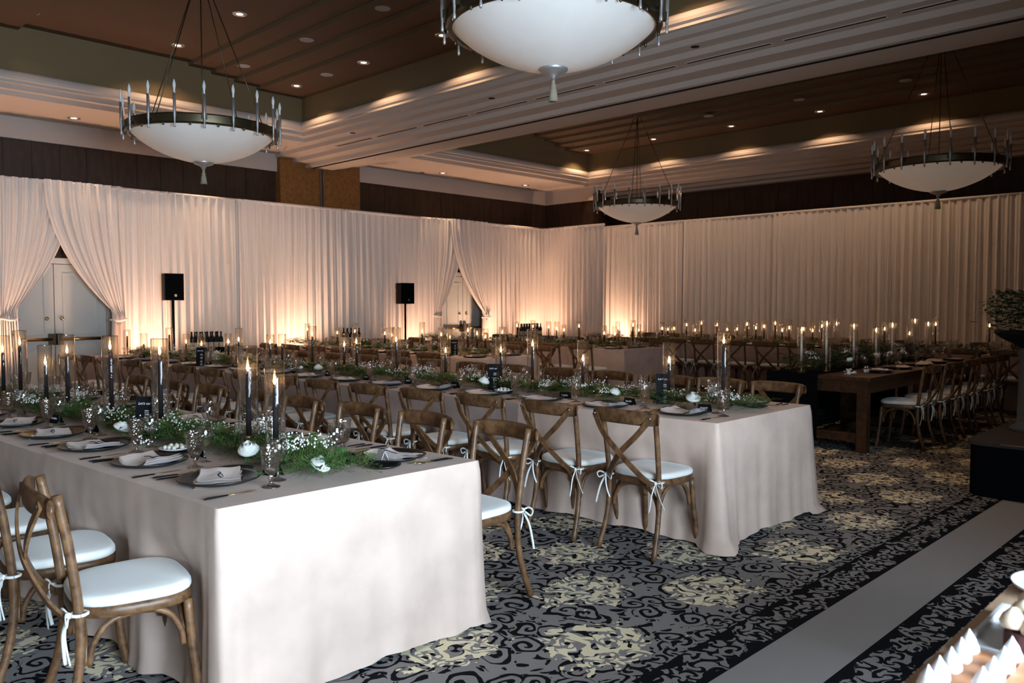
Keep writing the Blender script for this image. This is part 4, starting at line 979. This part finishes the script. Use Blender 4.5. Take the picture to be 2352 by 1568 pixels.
# menu cards, candy dishes, white folded card
menu_card((1.80, 4.60, TOP + .003), radians(-48), 'tall black menu card in front of the third front-table candle')
menu_card((4.99, 3.36, TOP + .008), radians(-52), 'tall black menu card standing near the end of the second table')
menu_card((4.86, 4.98, TOP + .003), radians(-52), 'black menu card behind the second table candles')
menu_card((7.72, 8.7, TOP + .003), radians(-45), 'black menu card on the third table')
menu_card((4.30, 9.3, TOP + .003), radians(-45), 'black menu card far back on the second table')
dish = lathe_me('candy_dish', [(0, .004), (.045, .004), (.07, .013), (.076, .015), (.073, .010), (.045, 0), (0, 0)], M['china'], 26)
ball = MB().lathe([(0, -.011)] + [(.011 * cos(radians(a)), .011 * sin(radians(a))) for a in (-60, -30, 0, 30, 60)] + [(0, .011)], 10).mesh('sweet', M['sweet'])
for n, (x, y, lab) in enumerate(((1.70, 3.97, 'front table'), (4.72, 4.72, 'second table'))):
    z = TOP + .02
    solo('candy_dish', dish, 'small white dish of sweets on the %s' % lab, 'dish', (x, y, z), 0, 'white candy dishes')
    solo('bread_plate', bread_me, 'dark plate under the white sweets dish on the %s' % lab, 'plate', (x, y, TOP + .0035), 0, 'small dark bread plates')
    for q in range(11):
        a = q * 2.4; rr_ = .046 * sqrt((q + .4) / 11)
        solo('sweet', ball, 'round ivory sweet in the white dish on the %s' % lab, 'sweet', (x + rr_ * cos(a), y + rr_ * sin(a), z + .0155 + (.007 if q < 3 else 0)), 0, 'ivory sweets on the %s' % lab)
t = thing('place_card', 'white folded name card at the near right corner of front table', 'place card', (2.27, 3.06, TOP + .009), radians(70))
for q in (-1, 1): obj('card_face', tent_w, t, (0, q * .022, 0), (radians(q * 22), 0, 0))

# ------------------------------------------------------------------ wooden head table
HX0, HX1, HY0, HY1 = 8.24, 12.05, 3.13, 4.20
def head_table(x0, x1, label):
    t = thing('farm_table', label, 'table', (x0, HY0, 0), 0, 'wooden head tables'); L = x1 - x0; Wd = HY1 - HY0
    n = 6
    for i in range(n):
        a, b = Wd * i / n, Wd * (i + 1) / n
        obj('plank', MB().box((0, a + .002, .73), (L, b - .002, .765)).mesh('plank', M['farm'], False), t)
    for a, b in (((.06, .05), (L - .06, .075)), ((.06, Wd - .075), (L - .06, Wd - .05)), ((.06, .075), (.085, Wd - .075)), ((L - .085, .075), (L - .06, Wd - .075))):
        obj('apron', MB().box((a[0], a[1], .60), (b[0], b[1], .73)).mesh('apron', M['farm'], False), t)
    for xx in (.07, L - .17):
        for yy_ in (.06, Wd - .16): obj('leg', MB().box((xx, yy_, 0), (xx + .10, yy_ + .10, .728)).mesh('leg', M['farm'], False), t)
        obj('stretcher', MB().box((xx + .02, .16, .10), (xx + .08, Wd - .16, .19)).mesh('stretcher', M['farm'], False), t)
    obj('long_stretcher', MB().box((.15, Wd / 2 - .03, .12), (L - .15, Wd / 2 + .03, .19)).mesh('long_stretcher', M['farm'], False), t)
head_table(8.24, 10.13, 'dark wooden farm table, nearer half of the head table')
head_table(10.14, 12.05, 'dark wooden farm table, farther half of the head table')
bc = MB(); V = []; n = 30
for r in range(9):
    for i in range(n + 1):
        u = i / n; z = .767 - r * .082; o = .012 + .012 * sin(u * 19) * (r / 8)
        V.append((8.24 - o, 3.66 + u * .56, z))
bc.add(V, [(r * (n + 1) + i, r * (n + 1) + i + 1, (r + 1) * (n + 1) + i + 1, (r + 1) * (n + 1) + i) for r in range(8) for i in range(n)])
V = [(8.228, 3.66, .768), (12.04, 3.66, .768), (12.04, 4.22, .768), (8.228, 4.22, .768)]; bc.add(V, [(0, 1, 2, 3)])
V = [(8.23 + .095 * i, 4.215 + .012 * sin(i * 1.3), z) for z in (.767, .04) for i in range(41)]; bc.add(V, [(i, i + 1, 42 + i, 41 + i) for i in range(40)])
solo('black_runner', bc.mesh('black_runner', M['black_soft']), 'black cloth hanging over the far half of the head table', 'tablecloth')
HG = [garland_mesh(31, 1.3, 260, 320, 3, width=.30, hgt=.16, fern='dleaf', lf='dleaf'), garland_mesh(32, 1.3, 240, 340, 4, width=.30, hgt=.18, fern='dleaf', lf='dleaf')]
for i in range(3):
    t = thing('garland', 'dark leafy garland, %s stretch from the left end of the head table' % ORD[i], 'garland', (8.22 + 1.25 * i, 3.92, .77), -pi / 2, 'table garlands')
    for nm, me in HG[i % 2]: obj(nm, me, t, kind='stuff')
casc = garland_mesh(35, .9, 160, 260, 0, width=.35, hgt=.3, fern='dleaf', lf='dleaf')
t = thing('floor_greenery', 'dark greenery lying on the floor under the head table', 'greenery', (8.55, 3.95, .005), -pi / 2)
for nm, me in casc: obj(nm, me, t, kind='stuff')
for i, (x, z) in enumerate(((8.10, 1.25), (8.64, 1.31), (9.36, 1.27), (10.02, 1.21), (10.54, 1.26), (11.33, 1.30), (11.84, 1.25))):
    candle(max(8.30, x), 3.75 + (.12 if i == 0 else 0), z, i, 'wooden head table', white=True, gap=.012, tz=.770)
for i, (x, y) in enumerate(((8.95, 3.62), (9.9, 3.70), (10.4, 3.72), (10.9, 3.75))):
    rose(x, y, .87, .040, 'pale flower in the dark head table garland, %s from the left' % ORD[i], (radians(30), 0), False)
for i in range(5):
    place_setting(9.05 + .62 * i, HY0, 0.0, i, 'wooden head table', 0, seed=5, tz=.767)
    chair(9.02 + .62 * i, HY0 - .05 - (.03 if i else 0), R.uniform(-.06, .06), 'cross-back chair, %s from the left, near side of wooden head table' % ORD[i], 'cross-back chairs with ivory cushions')
bow = MB().tube(bez((-.07, 0, .012), (-.03, .02, .03), (0, 0, .02), (.04, -.015, .03), (.08, .0, .008), n=4), .016, 8, flat=(.5, 1)).tube(bez((0, 0, .02), (-.02, .03, .01), (-.05, .05, .012), n=4), .012, 8, flat=(.4, 1)).mesh('knotted_napkin', M['cushion'])
for i, (x, y) in enumerate(((8.45, 3.40), (8.78, 3.56), (10.35, 3.60))):
    solo('knotted_napkin', bow, 'knotted white napkin, %s from the left on the head table' % ORD[i], 'napkin', (x, y, .768), .4 * i, 'knotted white napkins')
for i, (x, y) in enumerate(((8.80, 3.40), (8.86, 3.40))):
    t = thing('salt_shaker', '%s little glass shaker beside the head table wine glass' % ('left', 'right')[i], 'shaker', (x, y, .768), 0, 'glass shakers')
    obj('jar', lathe_me('jar', [(0, 0), (.018, 0), (.020, .01), (.018, .05), (.012, .055)], M['glass'], 14), t)
    obj('salt', lathe_me('salt', [(0, .003), (.016, .003), (.017, .035), (0, .036)], M['china'], 12), t)
    obj('lid', lathe_me('lid', [(.014, .052), (.015, .065), (.008, .072), (0, .073)], M['steel'], 14), t)

# ------------------------------------------------------------------ service tables with bottles by the drapes
bot = [('glass', lathe_me('bottle_glass', [(0, 0), (.037, 0), (.038, .01), (.038, .19), (.030, .215), (.014, .245), (.0135, .30), (.0155, .302), (.0155, .312), (0, .312)], M['bottle'], 16), None),
       ('paper_label', lathe_me('paper_label', [(.0385, .06), (.0385, .14)], M['wine_label'], 16), None)]
cup = lathe_me('steel_cup', [(0, .002), (.036, .002), (.040, .10), (.042, .10), (.0385, 0), (0, 0)], M['tin'], 18)
def service(x, y, w, nb, ncup, which):
    t = thing('service_table', 'small dark service table with bottles %s' % which, 'table', (x, y, 0), 0, 'service tables by the drapes')
    obj('top', MB().box((-w / 2, -.3, .70), (w / 2, .3, .73)).mesh('top', M['black_soft'], False), t)
    for a in (-1, 1):
        for b in (-1, 1): obj('leg', MB().box((a * (w / 2 - .05) - .02, b * .25 - .02, 0), (a * (w / 2 - .05) + .02, b * .25 + .02, .70)).mesh('leg', M['black'], False), t)
    q = 0
    for i in range(nb):
        kit('wine_bottle', bot, 'dark wine bottle, %s of the bottles %s' % (ORD[i], which), 'bottle', (x - w / 2 + .07 + (i // 2) * .088, y - .18 + (i % 2) * .12, .73), 0, 'dark wine bottles')
    for i in range(ncup):
        solo('steel_cup', cup, 'shiny steel cup, %s of the cups beside the bottles %s' % (ORD[i], which), 'cup', (x - w / 2 + .1 + ((nb + 1) // 2) * .088 + .09 * (i // 2), y - .16 + .12 * (i % 2), .73), 0, 'steel cups beside the bottles')
service(6.35, 13.05, 1.1, 12, 5, 'behind the left tables')
service(9.25, 13.05, 1.1, 8, 6, 'left of the second loudspeaker')
service(13.95, 13.05, 1.1, 16, 0, 'left of the far corner')

# ------------------------------------------------------------------ stage, pedestal flowers
def rbox(x0, x1, y0, y1, z0, z1, r, n=8):
    P = []
    for cx, cy_, a0 in ((x1 - r, y1 - r, 0), (x0 + r, y1 - r, 90), (x0 + r, y0 + r, 180), (x1 - r, y0 + r, 270)):
        for i in range(n + 1): a = radians(a0 + 90 * i / n); P.append((cx + r * cos(a), cy_ + r * sin(a)))
    k = len(P); V = [(x, y, z) for z in (z0, z1) for x, y in P]
    return V, [(j, (j + 1) % k, k + (j + 1) % k, k + j) for j in range(k)] + [tuple(range(k, 2 * k)), tuple(range(k - 1, -1, -1))]
t = thing('stage', 'low stage platform with black skirt at the right edge', 'stage', (0, 0, 0))
obj('skirt', MB().add(*rbox(7.08, 15.6, -1.7, 1.95, .0, .40, .16)).mesh('skirt', M['black_soft'], False), t)
obj('top', MB().add(*rbox(7.06, 15.62, -1.72, 1.97, .40, .425, .17)).mesh('top', M['stage_top'], False), t)
obj('edging', MB().tube([(7.055, -1.5, .424), (7.055, 1.7, .424)], .005, 6).mesh('edging', M['steel']), t)
px, py = 7.98, 1.74
t = thing('pedestal', 'grey stone pedestal with shallow urn at the right frame edge', 'pedestal', (px, py, .426))
obj('column', lathe_me('column', [(0, 0), (.12, 0), (.12, .03), (.075, .06), (.065, .10), (.06, .62), (.075, .66), (.06, .70), (0, .70)], M['stone'], 18), t)
obj('urn', lathe_me('urn', [(0, .70), (.06, .70), (.10, .73), (.20, .78), (.25, .82), (.25, .84), (.22, .84), (0, .80)], M['black'], 22), t)
UG = garland_mesh(41, .5, 260, 520, 0, width=.42, hgt=.34, fern='dleaf', lf='dleaf')
t = thing('urn_arrangement', 'dark leafy flower arrangement in the urn at right edge', 'arrangement', (px - .02, py - .25, 1.24), 0)
for nm, me in UG: obj(nm, me, t, kind='stuff')

# ------------------------------------------------------------------ dessert table in the near right corner
DX0, DX1, DY0, DY1, DZ = 1.15, 3.4, -.45, .527, .80
t = thing('dessert_table', 'pale wooden dessert table in the lower right corner', 'table', (DX0, DY0, 0))
for i in range(7):
    a, b = (DY1 - DY0) * i / 7, (DY1 - DY0) * (i + 1) / 7
    obj('plank', MB().box((0, a + .001, DZ - .035), (DX1 - DX0, b - .001, DZ)).mesh('plank', M['oak'], False), t)
for xx in (.1, DX1 - DX0 - .17):
    for yy_ in (.05, DY1 - DY0 - .12): obj('leg', MB().box((xx, yy_, 0), (xx + .07, yy_ + .07, DZ - .035)).mesh('leg', M['oak'], False), t)
t = thing('serving_board', 'orange wooden board under the white meringues', 'board', (1.30, .05, DZ), 0)
for i in range(4): obj('slat', MB().box((0, .002 + i * .111, .0), (.47, .109 + i * .111, .022)).mesh('slat', M['orange_board'], False), t)
kiss = lathe_me('meringue', [(0, 0), (.014, .0), (.0185, .006), (.018, .014), (.014, .022), (.0135, .025), (.009, .032), (.004, .040), (.0, .047)], M['meringue'], 16, lambda i, j: 1 + .04 * sin(j * 1.6 + i * .8))
for i, (x, y) in enumerate(((1.745, .465), (1.690, .463), (1.630, .463), (1.574, .466), (1.520, .468))):
    solo('meringue', kiss, '%s white meringue from the tray, left row on the dessert table' % ORD[i], 'meringue', (x, y, DZ + .0225), i, 'white meringue kisses')
for i, (x, y) in enumerate(((1.763, .396), (1.700, .394), (1.640, .396), (1.58, .398))):
    solo('meringue', kiss, '%s white meringue from the tray, right row on the dessert table' % ORD[i], 'meringue', (x, y, DZ + .0225), i, 'white meringue kisses')
t = thing('serving_tray', 'white rectangular serving tray holding the chocolate cake', 'tray', (1.785, .18, DZ + .002), 0)
obj('base', MB().box((0, 0, 0), (.30, .31, .008)).mesh('base', M['china'], False), t)
for lo, hi in (((0, 0, .008), (.008, .31, .022)), ((.292, 0, .008), (.30, .31, .022)), ((.008, 0, .008), (.292, .008, .022)), ((.008, .302, .008), (.292, .31, .022))): obj('rim', MB().box(lo, hi).mesh('rim', M['china'], False), t)
t = thing('chocolate_cake', 'chocolate cake topped with toasted meringue at the right edge', 'cake', (1.90, .355, DZ + .011), 0)
obj('sponge', MB().add(*slab(seat_outline(.19, .15, 32, 5), [(.97, 0), (1, .006), (1, .04), (.97, .046)])).mesh('sponge', M['choc']), t)
blob = lathe_me('meringue_peak', [(0, 0), (.020, 0), (.024, .012), (.018, .026), (.007, .036), (0, .040)], M['toast'], 12)
for a in range(5):
    for b in range(4): obj('meringue_peak', blob, t, (-.072 + .036 * a, -.052 + .036 * b, .044 + .008 * ((a + b) % 2)), (R.uniform(-.2, .2), R.uniform(-.2, .2), R.uniform(0, 6)))
t = thing('dessert_plate', 'pale dessert plate with pastries behind the cake tray', 'plate', (2.33, .40, DZ + .001), 0)
obj('dish', lathe_me('dish', [(0, .006), (.09, .006), (.125, .02), (.13, .022), (.125, .014), (.09, 0), (0, 0)], M['china'], 30), t)
pas = MB().tube(bez((-.03, 0, .012), (0, .006, .018), (.03, 0, .012), n=4), [.006] + [.012] * 7 + [.006], 8).mesh('pastry', M['sweet'])
for i in range(4): solo('pastry', pas, '%s pale finger pastry on the blurred dessert plate' % ORD[i], 'pastry', (2.29 + .028 * i, .40 + .02 * (i % 2), DZ + .008), .9, 'pale finger pastries')
